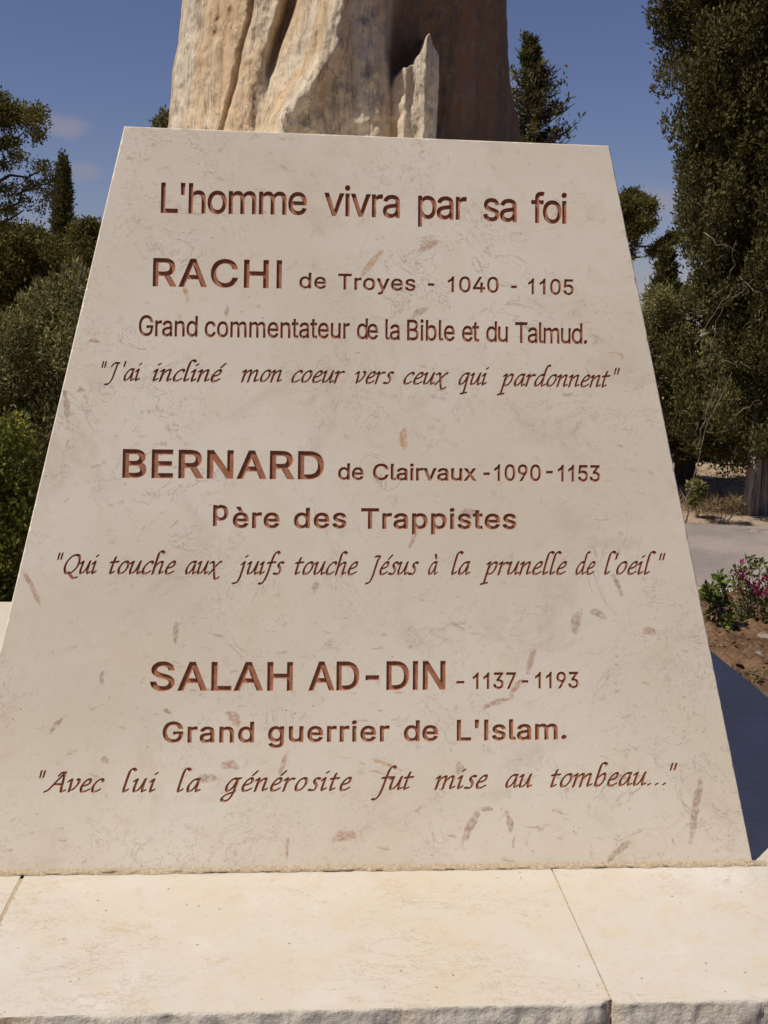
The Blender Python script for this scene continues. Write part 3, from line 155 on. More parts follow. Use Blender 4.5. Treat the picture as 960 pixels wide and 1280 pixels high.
# ------------------------------------------------------------------ helpers
rng = np.random.default_rng(7)
def tag(o, label=None, cat=None, group=None, kind=None):
    if label: o['label'] = label
    if cat: o['category'] = cat
    if group: o['group'] = group
    if kind: o['kind'] = kind
    return o
def mesh(name, V, F, mat, parent=None, smooth=False, tint=None):
    me = bpy.data.meshes.new(name)
    V = np.asarray(V, dtype=np.float32)
    if isinstance(F, np.ndarray):
        k = F.shape[1]; n = len(F)
        me.vertices.add(len(V)); me.vertices.foreach_set('co', V.ravel())
        me.loops.add(n*k); me.loops.foreach_set('vertex_index', F.astype(np.int32).ravel())
        me.polygons.add(n); me.polygons.foreach_set('loop_start', np.arange(0, n*k, k, dtype=np.int32))
        me.polygons.foreach_set('loop_total', np.full(n, k, dtype=np.int32))
        me.update(calc_edges=True); me.validate()
    else:
        me.from_pydata(V.tolist(), [], F); me.update()
    if smooth: me.polygons.foreach_set('use_smooth', [True]*len(me.polygons))
    if tint is not None:
        a = me.attributes.new('tint', 'FLOAT', 'FACE'); a.data.foreach_set('value', np.asarray(tint, dtype=np.float32))
    if mat: me.materials.append(mat)
    o = bpy.data.objects.new(name, me); COL.objects.link(o)
    if parent: o.parent = parent
    return o
def empty(name, loc=(0, 0, 0)):
    o = bpy.data.objects.new(name, None); COL.objects.link(o); o.location = loc; o.empty_display_size = 0.2
    return o
def _hash(ix, iy, iz, seed):
    h = (ix*374761393 + iy*668265263 + iz*2147483647 + seed*974634777) & 0xffffffff
    h = ((h ^ (h >> 13))*1274126177) & 0xffffffff
    return ((h ^ (h >> 16)) & 0xffff)/65535.0
def vnoise(P, seed=0):
    P = np.asarray(P, dtype=np.float64); I = np.floor(P).astype(np.int64); f = P-I; f = f*f*(3-2*f)
    r = 0
    for dx in (0, 1):
        for dy in (0, 1):
            for dz in (0, 1):
                w = (f[..., 0] if dx else 1-f[..., 0])*(f[..., 1] if dy else 1-f[..., 1])*(f[..., 2] if dz else 1-f[..., 2])
                r = r + w*_hash(I[..., 0]+dx, I[..., 1]+dy, I[..., 2]+dz, seed)
    return r*2-1
def fbm(P, o=4, seed=0):
    P = np.asarray(P, dtype=np.float64); r = 0; a = 1.0
    for i in range(o): r = r + a*vnoise(P*2.0**i + 17.3*i, seed+i); a *= 0.5
    return r/1.9
def rgba(c): return (c[0], c[1], c[2], 1.0)
class Mat:
    def __init__(s, name, rough=0.7, spec=0.3):
        s.m = bpy.data.materials.new(name); s.m.use_nodes = True; s.t = s.m.node_tree
        s.b = s.t.nodes['Principled BSDF']; s.b.inputs['Roughness'].default_value = rough
        s.b.inputs['Specular IOR Level'].default_value = spec
        s.tc = N(s.t, 'ShaderNodeTexCoord'); s.co = s.tc.outputs['Object']; s.bump = None
    def L(s, a, b): s.t.links.new(a, b)
    def map(s, scale=(1, 1, 1), rot=(0, 0, 0), loc=(0, 0, 0)):
        n = N(s.t, 'ShaderNodeMapping'); n.inputs['Scale'].default_value = scale; n.inputs['Rotation'].default_value = rot
        n.inputs['Location'].default_value = loc; s.L(s.co, n.inputs[0]); return n.outputs[0]
    def noise(s, scale, detail=4, rough=0.55, dist=0.0, vec=None):
        n = N(s.t, 'ShaderNodeTexNoise'); n.inputs['Scale'].default_value = scale; n.inputs['Detail'].default_value = detail
        n.inputs['Roughness'].default_value = rough; n.inputs['Distortion'].default_value = dist
        s.L(vec if vec is not None else s.co, n.inputs['Vector']); return n.outputs['Fac']
    def voro(s, scale, feature='F1', vec=None, out='Distance'):
        n = N(s.t, 'ShaderNodeTexVoronoi', feature=feature); n.inputs['Scale'].default_value = scale
        s.L(vec if vec is not None else s.co, n.inputs['Vector']); return n.outputs[out]
    def rng(s, v, a, b, c=0.0, d=1.0, smooth=True):
        n = N(s.t, 'ShaderNodeMapRange'); n.interpolation_type = 'SMOOTHSTEP' if smooth else 'LINEAR'
        s.L(v, n.inputs['Value'])
        for k, x in zip(('From Min', 'From Max', 'To Min', 'To Max'), (a, b, c, d)): n.inputs[k].default_value = x
        return n.outputs[0]
    def mix(s, f, a, b):
        n = N(s.t, 'ShaderNodeMix', data_type='RGBA')
        if isinstance(f, (int, float)): n.inputs[0].default_value = f
        else: s.L(f, n.inputs[0])
        for i, v in ((6, a), (7, b)):
            if isinstance(v, tuple): n.inputs[i].default_value = rgba(v)
            else: s.L(v, n.inputs[i])
        return n.outputs[2]
    def M(s, *a, **k): return M(s.t, *a, **k)
    def color(s, c):
        if isinstance(c, tuple): s.b.inputs['Base Color'].default_value = rgba(c)
        else: s.L(c, s.b.inputs['Base Color'])
    def addbump(s, h, strength=0.3, dist=0.01):
        n = N(s.t, 'ShaderNodeBump'); n.inputs['Strength'].default_value = strength; n.inputs['Distance'].default_value = dist
        s.L(h, n.inputs['Height'])
        if s.bump is not None: s.L(s.bump, n.inputs['Normal'])
        s.bump = n.outputs[0]; s.L(s.bump, s.b.inputs['Normal'])

# ------------------------------------------------------------------ materials
def mat_slab():
    k = Mat('polished_cream_limestone', 0.38, 0.35)
    big = k.noise(2.2, 4, 0.6); mid = k.noise(9, 5, 0.65); fine = k.noise(160, 3, 0.7)
    c = k.mix(k.rng(big, .3, .7), (.695, .612, .482), (.775, .708, .592))
    c = k.mix(k.rng(mid, .45, .75, 0, .55), c, (.69, .585, .42))
    c = k.mix(k.rng(fine, .55, .8, 0, .35), c, (.44, .37, .29))
    c = k.mix(k.rng(k.noise(5, 6, .7, .6, k.map(loc=(7, 3, 0))), .52, .7, 0, .45), c, (.56, .46, .35))
    c = k.mix(k.rng(k.noise(34, 5, .75, .5), .56, .72, 0, .45), c, (.50, .39, .29))
    c = k.mix(k.rng(k.noise(520, 2, .8), .58, .8, 0, .35), c, (.36, .29, .22))
    fl = k.rng(k.noise(1.0, 5, .7, .5, k.map(scale=(26, 60, 1), rot=(0, 0, .6))), .60, .68, 0, 1); fp = k.rng(k.noise(3.3, 2, .5, 0, k.map(loc=(2, 8, 0))), .46, .58)
    c = k.mix(k.M('MULTIPLY', k.M('MULTIPLY', fl, fp), .6), c, (.47, .32, .21))
    pt = k.rng(k.voro(75, vec=k.map(scale=(1, 1.4, 1), loc=(3, 3, 0))), .04, .10, .8, 0); c = k.mix(k.M('MULTIPLY', pt, k.rng(k.noise(4, 2, .5, 0, k.map(loc=(5, 1, 0))), .48, .56)), c, (.34, .24, .16))
    # pink-grey hair veins: thin level lines of distorted noise, gathered in patches
    for (sc, patch, wdt, colr, st, off) in ((7.0, 3.0, .0075, (.36, .25, .23), .6, 0.0), (15.0, 4.5, .012, (.42, .30, .25), .5, 5.0), (4.0, 2.0, .0035, (.38, .29, .24), .6, 9.0)):
        v = k.map(loc=(off, off*1.7, 0)); nn = k.noise(sc, 6, .62, 1.2, v)
        a = k.M('ABSOLUTE', k.M('SUBTRACT', nn, .5)); line = k.rng(a, 0, wdt, 1, 0)
        pm = k.rng(k.noise(patch, 2, .5, 0, k.map(loc=(off+3, 1, 0))), .50, .62)
        c = k.mix(k.M('MULTIPLY', k.M('MULTIPLY', line, pm), st), c, colr)
    sp = k.voro(42); pm = k.rng(k.noise(6, 2), .5, .65)
    c = k.mix(k.M('MULTIPLY', k.rng(sp, .05, .11, .7, 0), pm), c, (.33, .25, .17))
    # small shell-shaped fossils scattered over the stone
    tone = [(.40, .28, .19), (.46, .27, .18), (.52, .29, .13)]
    dn = k.noise(70, 3, .6); inn = k.noise(120, 3, .7)
    sepn = N(k.t, 'ShaderNodeSeparateXYZ'); k.L(k.co, sepn.inputs[0]); X, Y = sepn.outputs[0], sepn.outputs[1]
    for (u, v, l, w, ang, ci) in STAINS:
        a = math.radians(ang); ca, sa = math.cos(a), math.sin(a)
        dx = k.M('SUBTRACT', X, u); dy = k.M('SUBTRACT', Y, v)
        p = k.M('ADD', k.M('MULTIPLY', dx, ca/l), k.M('MULTIPLY', dy, sa/l))
        q = k.M('ADD', k.M('MULTIPLY', dx, -sa/w*1.15), k.M('MULTIPLY', dy, ca/w*1.15))
        q = k.M('ADD', q, k.M('MULTIPLY', k.M('MULTIPLY', p, p), .35))
        d = k.M('ADD', k.M('MULTIPLY', p, p), k.M('MULTIPLY', q, q))
        d = k.M('ADD', d, k.M('MULTIPLY', k.M('SUBTRACT', dn, .5), 2.6))
        body = k.rng(d, .35, 1.25, 1, 0)
        f = k.M('MULTIPLY', body, k.rng(inn, .3, .65, .15, .9))
        c = k.mix(f, c, tone[ci])
    k.color(c)
    k.addbump(k.noise(230, 3, .7), .12, .001); k.addbump(k.noise(22, 3, .6), .12, .002)
    k.L(k.rng(mid, .2, .8, .30, .5), k.b.inputs['Roughness'])
    return k.m
def mat_letter():
    k = Mat('red_brown_letter_paint', 0.75, 0.2)
    n = k.noise(90, 4, .65); n2 = k.noise(25, 3, .6)
    c = k.mix(k.rng(n, .3, .7), (.30, .115, .058), (.44, .20, .11))
    c = k.mix(k.rng(n2, .55, .75, 0, .6), c, (.54, .33, .22))
    k.color(c); k.addbump(k.noise(300, 3, .7), .5, .001); return k.m
def mat_coping():
    k = Mat('honed_cream_limestone_coping', 0.6, 0.3)
    big = k.noise(3.0, 4, .6); c = k.mix(k.rng(big, .35, .68), (.55, .508, .445), (.55, .485, .39))
    c = k.mix(k.rng(k.noise(14, 6, .75, .5), .45, .7, 0, .6), c, (.55, .445, .31)); c = k.mix(k.rng(k.noise(4, 6, .7, .5, k.map(loc=(3, 5, 0))), .5, .68, 0, .5), c, (.62, .60, .56))
    c = k.mix(k.rng(k.noise(45, 5, .8, .4), .54, .7, 0, .5), c, (.47, .37, .25))
    st = k.map(scale=(1, 2.2, 1))
    for (sc, wd, off, stn) in ((9, .009, 0, .8), (20, .016, 4, .7)):
        nn = k.noise(sc, 7, .68, .8, k.map(scale=(1, 2.4, 1), loc=(off, off, 0)))
        line = k.rng(k.M('ABSOLUTE', k.M('SUBTRACT', nn, .5)), 0, wd, 1, 0)
        pm = k.rng(k.noise(5, 2, .5, 0, k.map(loc=(off+2, 0, 0))), .5, .62)
        c = k.mix(k.M('MULTIPLY', k.M('MULTIPLY', line, pm), stn), c, (.36, .25, .15))
    pits = k.rng(k.voro(42), .05, .10, 1, 0); pm = k.rng(k.noise(13, 2), .46, .56)
    pf = k.M('MULTIPLY', pits, pm); c = k.mix(k.M('MULTIPLY', pf, .8), c, (.20, .14, .09))
    c = k.mix(k.rng(k.noise(260, 2, .7), .5, .85, 0, .3), c, (.50, .42, .32))
    k.color(c); k.addbump(k.noise(60, 5, .7), .35, .002); k.addbump(k.M('MULTIPLY', pf, -1), .6, .002); return k.m
def mat_hewn():
    k = Mat('rock_faced_grey_limestone', 0.85, 0.2)
    c = k.mix(k.rng(k.noise(12, 5, .7), .3, .7), (.50, .46, .40), (.62, .56, .46))
    c = k.mix(k.rng(k.noise(5, 3), .55, .75, 0, .7), c, (.60, .44, .25))
    k.color(c); k.addbump(k.noise(45, 6, .75), .8, .008); return k.m
def mat_mortar():
    k = Mat('sandy_mortar', 0.95, 0.1)
    c = k.mix(k.rng(k.noise(180, 3, .8), .35, .7), (.44, .34, .22), (.64, .53, .38))
    c = k.mix(k.rng(k.voro(150), .1, .2, .7, 0), c, (.22, .15, .08))
    k.color(c); k.addbump(k.noise(220, 4, .8), 1.0, .004); return k.m
def mat_rock():
    k = Mat('weathered_orange_streaked_rock', 0.85, 0.2)
    v = k.map(scale=(7, 7, 1.3)); v2 = k.map(scale=(3, 3, .7), loc=(4, 2, 1)); v3 = k.map(scale=(26, 26, 5))
    c = k.mix(k.rng(k.noise(1.3, 6, .65, .6, v), .3, .7), (.66, .56, .42), (.84, .74, .57))
    c = k.mix(k.rng(k.noise(1.6, 5, .65, .8, v2), .44, .62, 0, .85), c, (.68, .47, .26))
    c = k.mix(k.rng(k.noise(2.1, 6, .7, .8, k.map(scale=(6, 6, 1.1), loc=(9, 0, 3))), .58, .74, 0, .6), c, (.30, .27, .23))
    # right-hand side of the block: rust tint darkened to paint in its shade
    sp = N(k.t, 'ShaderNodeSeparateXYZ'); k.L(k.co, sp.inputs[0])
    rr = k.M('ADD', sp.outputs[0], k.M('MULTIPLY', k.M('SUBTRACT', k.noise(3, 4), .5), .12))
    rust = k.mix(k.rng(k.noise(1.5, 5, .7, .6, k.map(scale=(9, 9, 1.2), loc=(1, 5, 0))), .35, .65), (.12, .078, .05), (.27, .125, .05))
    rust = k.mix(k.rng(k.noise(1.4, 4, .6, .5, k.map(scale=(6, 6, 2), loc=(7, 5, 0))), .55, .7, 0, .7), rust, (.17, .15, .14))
    c = k.mix(k.M('MULTIPLY', k.M('MULTIPLY', k.rng(rr, .05, .10), k.rng(sp.outputs[1], -.31, -.25)), RUST_SHADE), c, rust)
    hat = k.noise(1.0, 6, .8, .3, k.map(scale=(60, 60, 9))); c = k.mix(k.rng(hat, .50, .64, 0, .6), c, (.26, .20, .14))
    spk = k.noise(1.0, 5, .8, .3, k.map(scale=(22, 22, 30))); c = k.mix(k.rng(spk, .50, .66, 0, .6), c, (.34, .27, .19))
    cr = k.rng(k.M('ABSOLUTE', k.M('SUBTRACT', k.noise(1.2, 5, .6, .4, k.map(scale=(9, 9, .9), loc=(2, 2, 2))), .5)), 0, .006, .75, 0)
    c = k.mix(cr, c, (.17, .12, .08))
    k.color(c); k.addbump(k.noise(2.0, 7, .7, .6, v), .7, .014); k.addbump(k.noise(1.5, 7, .8, .4, v3), .8, .009); k.addbump(k.noise(1.0, 7, .85, .3, k.map(scale=(40, 40, 22))), .9, .006); return k.m
def mat_ground():
    k = Mat('soil_and_dry_dirt', 0.95, 0.1)
    sp = N(k.t, 'ShaderNodeSeparateXYZ'); k.L(k.co, sp.inputs[0])
    D = k.M('ADD', k.M('MULTIPLY', sp.outputs[0], math.sin(YAW)), k.M('MULTIPLY', sp.outputs[1], math.cos(YAW)))
    soil = k.mix(k.rng(k.noise(9, 6, .75), .35, .65), (.10, .055, .032), (.27, .16, .095))
    soil = k.mix(k.rng(k.noise(55, 3, .7), .5, .7, 0, .6), soil, (.36, .25, .15))
    dirt = k.mix(k.rng(k.noise(.9, 6, .7), .35, .7), (.42, .31, .215), (.52, .42, .31))
    dirt = k.mix(k.rng(k.noise(1.6, 5, .7, 0, k.map(scale=(.6, 1.6, 1), loc=(3, 1, 0))), .5, .66, 0, .8), dirt, (.36, .24, .09))
    dirt = k.mix(k.rng(k.noise(30, 4, .7), .55, .75, 0, .5), dirt, (.25, .18, .12))
    c = k.mix(k.rng(D, 5.2, 5.5), soil, dirt)
    k.color(c); k.addbump(k.noise(40, 6, .75), .9, .03); return k.m
def mat_road():
    k = Mat('worn_grey_asphalt', 0.9, 0.2)
    c = k.mix(k.rng(k.noise(1.2, 5, .7), .35, .65), (.235, .20, .18), (.33, .28, .25))
    c = k.mix(k.rng(k.noise(60, 5, .85), .45, .65, 0, .6), c, (.15, .135, .125))
    c = k.mix(k.rng(k.noise(6, 5, .7), .58, .75, 0, .35), c, (.38, .31, .25))
    k.color(c); k.addbump(k.noise(200, 3, .8), .4, .005); return k.m
def mat_kerb():
    k = Mat('pale_kerb_concrete', 0.9, 0.2)
    c = k.mix(k.rng(k.noise(14, 5, .7), .3, .7), (.42, .36, .30), (.58, .51, .43)); k.color(c); k.addbump(k.noise(60, 4, .7), .5, .01); return k.m
def mat_bark(name, a, b):
    k = Mat(name, 0.95, 0.1)
    v = k.map(scale=(14, 14, 2)); c = k.mix(k.rng(k.noise(1.5, 6, .7, .5, v), .35, .65), a, b)
    k.color(c); k.addbump(k.noise(2, 6, .75, .5, v), 1.0, .03); return k.m
def mat_leaf(name, cols, rough=.75, trans=.25):
    k = Mat(name, rough, .15)
    at = N(k.t, 'ShaderNodeAttribute', attribute_name='tint')
    r = N(k.t, 'ShaderNodeValToRGB'); el = r.color_ramp.elements
    while len(el) < len(cols): el.new(.5)
    for i, c in enumerate(cols): el[i].position = i/(len(cols)-1); el[i].color = rgba(c)
    k.L(at.outputs['Fac'], r.inputs[0]); k.color(r.outputs[0])
    tr = N(k.t, 'ShaderNodeBsdfTranslucent'); k.L(r.outputs[0], tr.inputs[0])
    ms = N(k.t, 'ShaderNodeMixShader'); ms.inputs[0].default_value = trans
    out = k.t.nodes['Material Output']; k.L(k.b.outputs[0], ms.inputs[1]); k.L(tr.outputs[0], ms.inputs[2]); k.L(ms.outputs[0], out.inputs['Surface'])
    return k.m
MT = dict(slab=mat_slab(), letter=mat_letter(), coping=mat_coping(), hewn=mat_hewn(), mortar=mat_mortar(), rock=mat_rock(),
    ground=mat_ground(), road=mat_road(), kerb=mat_kerb(),
    bark=mat_bark('grey_brown_bark', (.20, .16, .13), (.46, .39, .32)), darkbark=mat_bark('dark_bark', (.05, .04, .03), (.12, .09, .07)),
    twig=mat_bark('pale_dead_twig', (.20, .16, .11), (.36, .30, .23)),
    cypress=mat_leaf('cypress_foliage', [(.035, .034, .012), (.095, .086, .028), (.20, .165, .055)]),
    pine=mat_leaf('pine_foliage', [(.04, .04, .012), (.125, .11, .028), (.22, .185, .055)]),
    olive=mat_leaf('olive_foliage', [(.055, .052, .018), (.20, .18, .065), (.42, .37, .17)]),
    shrub=mat_leaf('shrub_foliage', [(.03, .036, .01), (.15, .165, .03), (.36, .34, .065)]),
    fresh=mat_leaf('fresh_green_foliage', [(.045, .06, .012), (.12, .155, .035), (.24, .27, .075)]),
    yellow=mat_leaf('yellow_tip_foliage', [(.16, .17, .02), (.42, .38, .04)]),
    magenta=mat_leaf('magenta_bracts', [(.13, .010, .04), (.32, .035, .12)], .6, .35),
    dry=mat_leaf('dry_straw', [(.12, .075, .035), (.26, .18, .09), (.46, .37, .22)]),
    rust=mat_leaf('sunlit_russet_foliage', [(.16, .08, .02), (.35, .17, .04)]),
    stone=mat_bark('dusty_pale_stone', (.27, .21, .16), (.46, .39, .31)))

# ------------------------------------------------------------------ ground, road, kerb
SY, CY = math.sin(YAW), math.cos(YAW)
def frame(d, s):      # d metres away from the camera, s metres to the right, level directions
    return CAM[0] + d*SY + s*CY, CAM[1] + d*CY - s*SY
def gheight(x, y):
    d = (x-CAM[0])*SY + (y-CAM[1])*CY; s = (x-CAM[0])*CY - (y-CAM[1])*SY
    base = np.interp(d, [-400, -5, 3.6, 4.6, 5.6, 6.9, 7.3, 11.5, 40, 400], [-.6, -.45, -.30, -.30, -.45, -.70, -.80, -.80, -.8, -1.0])
    P = np.stack([x, y, 0*x], -1)
    soil = np.clip((7.0-d)/.4, 0, 1)*np.clip((d-1)/1.0, 0, 1)
    n = .035*fbm(P*4.5, 3, 3) + .055*np.abs(fbm(P*11, 4, 5)) + .026*fbm(P*33, 2, 8)
    far = np.clip((d-10.2)/.3, 0, 1)
    n2 = .05*fbm(P*.9, 3, 11) + .012*fbm(P*7, 3, 13)
    rise = .06*np.clip((d-9.95)/.2, 0, 1)
    road = np.clip((d-7.05)/.1, 0, 1)*(1-np.clip((d-9.95)/.1, 0, 1))
    return base + soil*n + far*n2 + rise*.5 - road*.02
def build_ground():
    xs = np.unique(np.concatenate([np.linspace(-400, -20, 20), np.linspace(-20, -3, 50), np.linspace(-3, .4, 50), np.linspace(.4, 3.2, 190), np.linspace(3.2, 12, 90), np.linspace(12, 40, 30), np.linspace(40, 400, 20)]))
    ys = np.unique(np.concatenate([np.linspace(-400, -10, 15), np.linspace(-10, .6, 30), np.linspace(.6, 5.4, 240), np.linspace(5.4, 14, 100), np.linspace(14, 40, 40), np.linspace(40, 800, 25)]))
    X, Y = np.meshgrid(xs, ys); Z = gheight(X, Y)
    nx, ny = len(xs), len(ys)
    i = np.arange(nx*ny).reshape(ny, nx)
    F = np.stack([i[:-1, :-1], i[:-1, 1:], i[1:, 1:], i[1:, :-1]], -1).reshape(-1, 4)
    tag(mesh('ground', np.stack([X, Y, Z], -1).reshape(-1, 3), F, MT['ground'], smooth=False), kind='structure')
build_ground()
def strip(name, d0, d1, s0, s1, z, mat, n=60):
    V = []; 
    rr = np.random.default_rng(3)
    for k in range(n+1):
        s = s0+(s1-s0)*k/n
        e0, e1 = .03*rr.standard_normal(), .035*rr.standard_normal()
        a = frame(d0+e0*.3, s); b = frame(d1+e1, s); V += [(*a, z), (*b, z)]
    F = np.array([[2*k, 2*k+2, 2*k+3, 2*k+1] for k in range(n)])
    return tag(mesh(name, V, F, mat), kind='structure')
strip('road', 7.12, 10.02, -40, 60, -.792, MT['road'], 700)

def box(x0, x1, y0, y1, z0, z1):
    V = [(x0, y0, z0), (x1, y0, z0), (x1, y1, z0), (x0, y1, z0), (x0, y0, z1), (x1, y0, z1), (x1, y1, z1), (x0, y1, z1)]
    F = [(0, 3, 2, 1), (4, 5, 6, 7), (0, 1, 5, 4), (1, 2, 6, 5), (2, 3, 7, 6), (3, 0, 4, 7)]
    return V, F
kerb = empty('kerb', (*frame(7.0, 2.5), -.8))
tag(kerb, 'low pale concrete kerb between the flower bed and the near side of the road', 'kerb')
kv = [(-.46, -.07, -.15), (.46, -.07, -.15), (.46, .07, -.15), (-.46, .07, -.15), (-.46, -.07, .09), (.46, -.07, .09), (.46, .07, .09), (-.46, .07, .09),
      (-.45, -.058, .105), (.45, -.058, .105), (.45, .058, .105), (-.45, .058, .105)]
kf = [(0, 3, 2, 1), (0, 1, 5, 4), (1, 2, 6, 5), (2, 3, 7, 6), (3, 0, 4, 7), (4, 5, 9, 8), (5, 6, 10, 9), (6, 7, 11, 10), (7, 4, 8, 11), (8, 9, 10, 11)]
kproto = None
for k in range(9):
    if kproto is None: o = kproto = mesh('kerb_stone', kv, kf, MT['kerb'], kerb)
    else: o = kproto.copy(); COL.objects.link(o)
    o.location = (*(Matrix.Rotation(-YAW, 2) @ Vector(((k-4)*.93, 0))), .006*math.sin(k*2.7)); o.rotation_euler = (0, 0, -YAW+.008*math.sin(k*1.9))

# ------------------------------------------------------------------ stone platform with coping slabs
X0, X1, YF, YB = -1.935, .437, -.417, 1.90
plat = empty('stone_platform', (-.75, .74, -.5))
tag(plat, 'low cream limestone platform with rough rock-faced front edge under the inscribed pedestal', 'platform')
PO = Vector((-.75, .74, -.5))
def pmesh(name, V, F, mat, mats=None, mi=None, smooth=False):
    V = np.asarray(V) - np.array(PO); o = mesh(name, V, F, mat, plat, smooth)
    if mats:
        for m in mats: o.data.materials.append(m)
        o.data.polygons.foreach_set('material_index', mi)
    return o
TH = .11
def coping_front(x0, x1, seed):
    n = max(8, int((x1-x0)/.0035)); xs = np.linspace(x0, x1, n+1)
    prof_z = [0, 0, 0, -.0015, -.006, -.013, -.022, -.032, -.043, -.055, -.068, -.082, -.096, -TH]
    m = len(prof_z)
    V = np.zeros((m+1, n+1, 3))
    P = lambda z, f, s: fbm(np.stack([xs*f, 0*xs+z*f, 0*xs+seed], -1), 4, s)
    edge = .0025*P(0, 22, 1) + .0045*np.clip(P(.3, 60, 2)-.1, 0, 1)
    # chipped notches where the slab's corners meet the joints
    nt_ = .012*np.exp(-((xs-x1)/.012)**2) + .006*np.exp(-((xs-x0)/.008)**2)
    for j, z in enumerate(prof_z):
        V[j, :, 0] = xs
        if j == 0: V[j, :, 1] = -.004; V[j, :, 2] = 0
        elif j == 1: V[j, :, 1] = YF+.05; V[j, :, 2] = 0
        elif j == 2: V[j, :, 1] = YF+.003+edge+nt_; V[j, :, 2] = 0
        else:
            t = min(1, (j-2)/4)
            rough = .009*P(z, 14, 4)+.007*P(z*1.3, 38, 6)+.004*P(z*1.4, 90, 9)
            V[j, :, 1] = YF+.001+edge*(1-t*.5)+nt_ + t*(rough-.010*math.sin(math.pi*min(1, -z/TH)))
            V[j, :, 2] = z + (.002*P(z, 90, 12) if 3 < j < m-1 else 0)
    V[m, :, 0] = xs; V[m, :, 1] = -.004; V[m, :, 2] = -TH
    i = np.arange((m+1)*(n+1)).reshape(m+1, n+1)
    F = np.stack([i[:-1, :-1], i[1:, :-1], i[1:, 1:], i[:-1, 1:]], -1).reshape(-1, 4).tolist()
    mi = sum([[0 if j < 2 else 1]*n for j in range(m)], [])
    F += [list(i[:, 0])[::-1], list(i[:, n])]; mi += [1, 1]
    F += [[int(i[0, c]), int(i[0, c+1]), int(i[m, c+1]), int(i[m, c])] for c in range(n)]; mi += [0]*n
    o = pmesh('coping_stone', V.reshape(-1, 3), F, MT['coping'], [MT['hewn']], mi)
    o.data.polygons.foreach_set('use_smooth', [2 < r < m-1 for r in range(m) for _ in range(n)]+[False]*(2+n)); return o
JX = [X0, -1.360, -.392, X1]
coping_front(X0, JX[1]-.0035, 1); coping_front(JX[1]+.0035, JX[2]-.0015, 2); coping_front(JX[2]+.0015, X1, 3)
def slab_box(x0, x1, y0, y1, name='coping_stone', z1=0, z0=-TH, c=.003, mat='coping'):
    V = [(x0, y0, z0), (x1, y0, z0), (x1, y1, z0), (x0, y1, z0), (x0, y0, z1-c), (x1, y0, z1-c), (x1, y1, z1-c), (x0, y1, z1-c),
         (x0+c, y0+c, z1), (x1-c, y0+c, z1), (x1-c, y1-c, z1), (x0+c, y1-c, z1)]
    return pmesh(name, V, kf, MT[mat])
for (a, b) in ((0, .74), (.744, 1.44)):
    slab_box(.006, X1, a+.001, b); slab_box(X0, -1.503, a+.001, b)
for (a, b) in ((X0, -1.1), (-1.096, -.3), (-.296, X1)): slab_box(a, b, 1.504 if 0 else 1.446, YB)
w_ = box(X0+.03, X1-.03, YF+.03, YB-.03, -.75, -TH-.002)
pmesh('base_wall', w_[0], w_[1], MT['hewn'])
# mortar: bead along the foot of the slab and in the open joints
def bead(x0, x1, n, wid, hgt, seed, ydir=True):
    V = []; prof = [(-1, 0), (-.8, .55), (-.3, .9), (.3, 1.0), (1, 1.1)]
    xs = np.linspace(x0, x1, n+1)
    for j, (a, h) in enumerate(prof):
        jit = fbm(np.stack([xs*70, 0*xs+j*3, 0*xs+seed], -1), 3, seed)
        V.append(np.stack([xs, -.0045+a*wid+(.0045*jit if j < 4 else .0*jit), .0006+h*hgt*(1+.45*jit)*(0 if j == 0 else 1)], -1))
    i = np.arange(len(prof)*(n+1)).reshape(len(prof), n+1)
    F = np.stack([i[:-1, :-1], i[:-1, 1:], i[1:, 1:], i[1:, :-1]], -1).reshape(-1, 4)
    return pmesh('mortar_bead', np.concatenate(V), F, MT['mortar'])
bead(-1.51, .022, 900, .0062, .0048, 21)
for (xa, w2) in ((JX[1], .0033), (JX[2], .0014)):
    ys = np.linspace(YF+.012, -.02, 90); V = []
    for y in ys:
        e = .0006*math.sin(y*90)+.0005*math.sin(y*211)
        V += [(xa-w2-.001+e, y, -.0004), (xa+w2+.001+e, y, -.0004)]
    pmesh('joint_mortar', V, [(2*k, 2*k+1, 2*k+3, 2*k+2) for k in range(89)], MT['mortar'])

for xa in (JX[1], JX[2]):
    V = []
    for k in range(9):
        z = -.001-k*.0125; y = YF+.010+.004*math.sin(k*2.3); V += [(xa-.0065, y, z), (xa+.0065, y+.001, z)]
    pmesh('joint_mortar', V, [(2*k, 2*k+2, 2*k+3, 2*k+1) for k in range(8)], MT['mortar'])

# ------------------------------------------------------------------ inscribed pedestal
ped = empty('inscribed_pedestal', (-.75, .74, 0))
tag(ped, 'cream limestone pedestal with sloping sides carrying an engraved French inscription in red-brown letters', 'monument')
HU = 1.397; HT = HU*math.cos(LEAN); YT = HU*math.sin(LEAN)      # slope length, height and set-back of the top
TLx, TRx, BLx, BRx = -1.215, -.269, -1.4955, .0015
FM = Matrix(((1, 0, 0, 0), (0, math.sin(LEAN), -math.cos(LEAN), 0), (0, math.cos(LEAN), math.sin(LEAN), 0), (0, 0, 0, 1)))
import json
GL = json.loads(GLYPHS)
def polys_of(style, ch):
    g = GL['sans' if style == 's' else 'ital'][ch]
    return g['a']/1000., [[(p[i]/1000., p[i+1]/1000.) for i in range(0, len(p), 2)] for p in g['p']]
def area(P): return sum(P[i-1][0]*P[i][1]-P[i][0]*P[i-1][1] for i in range(len(P)))/2
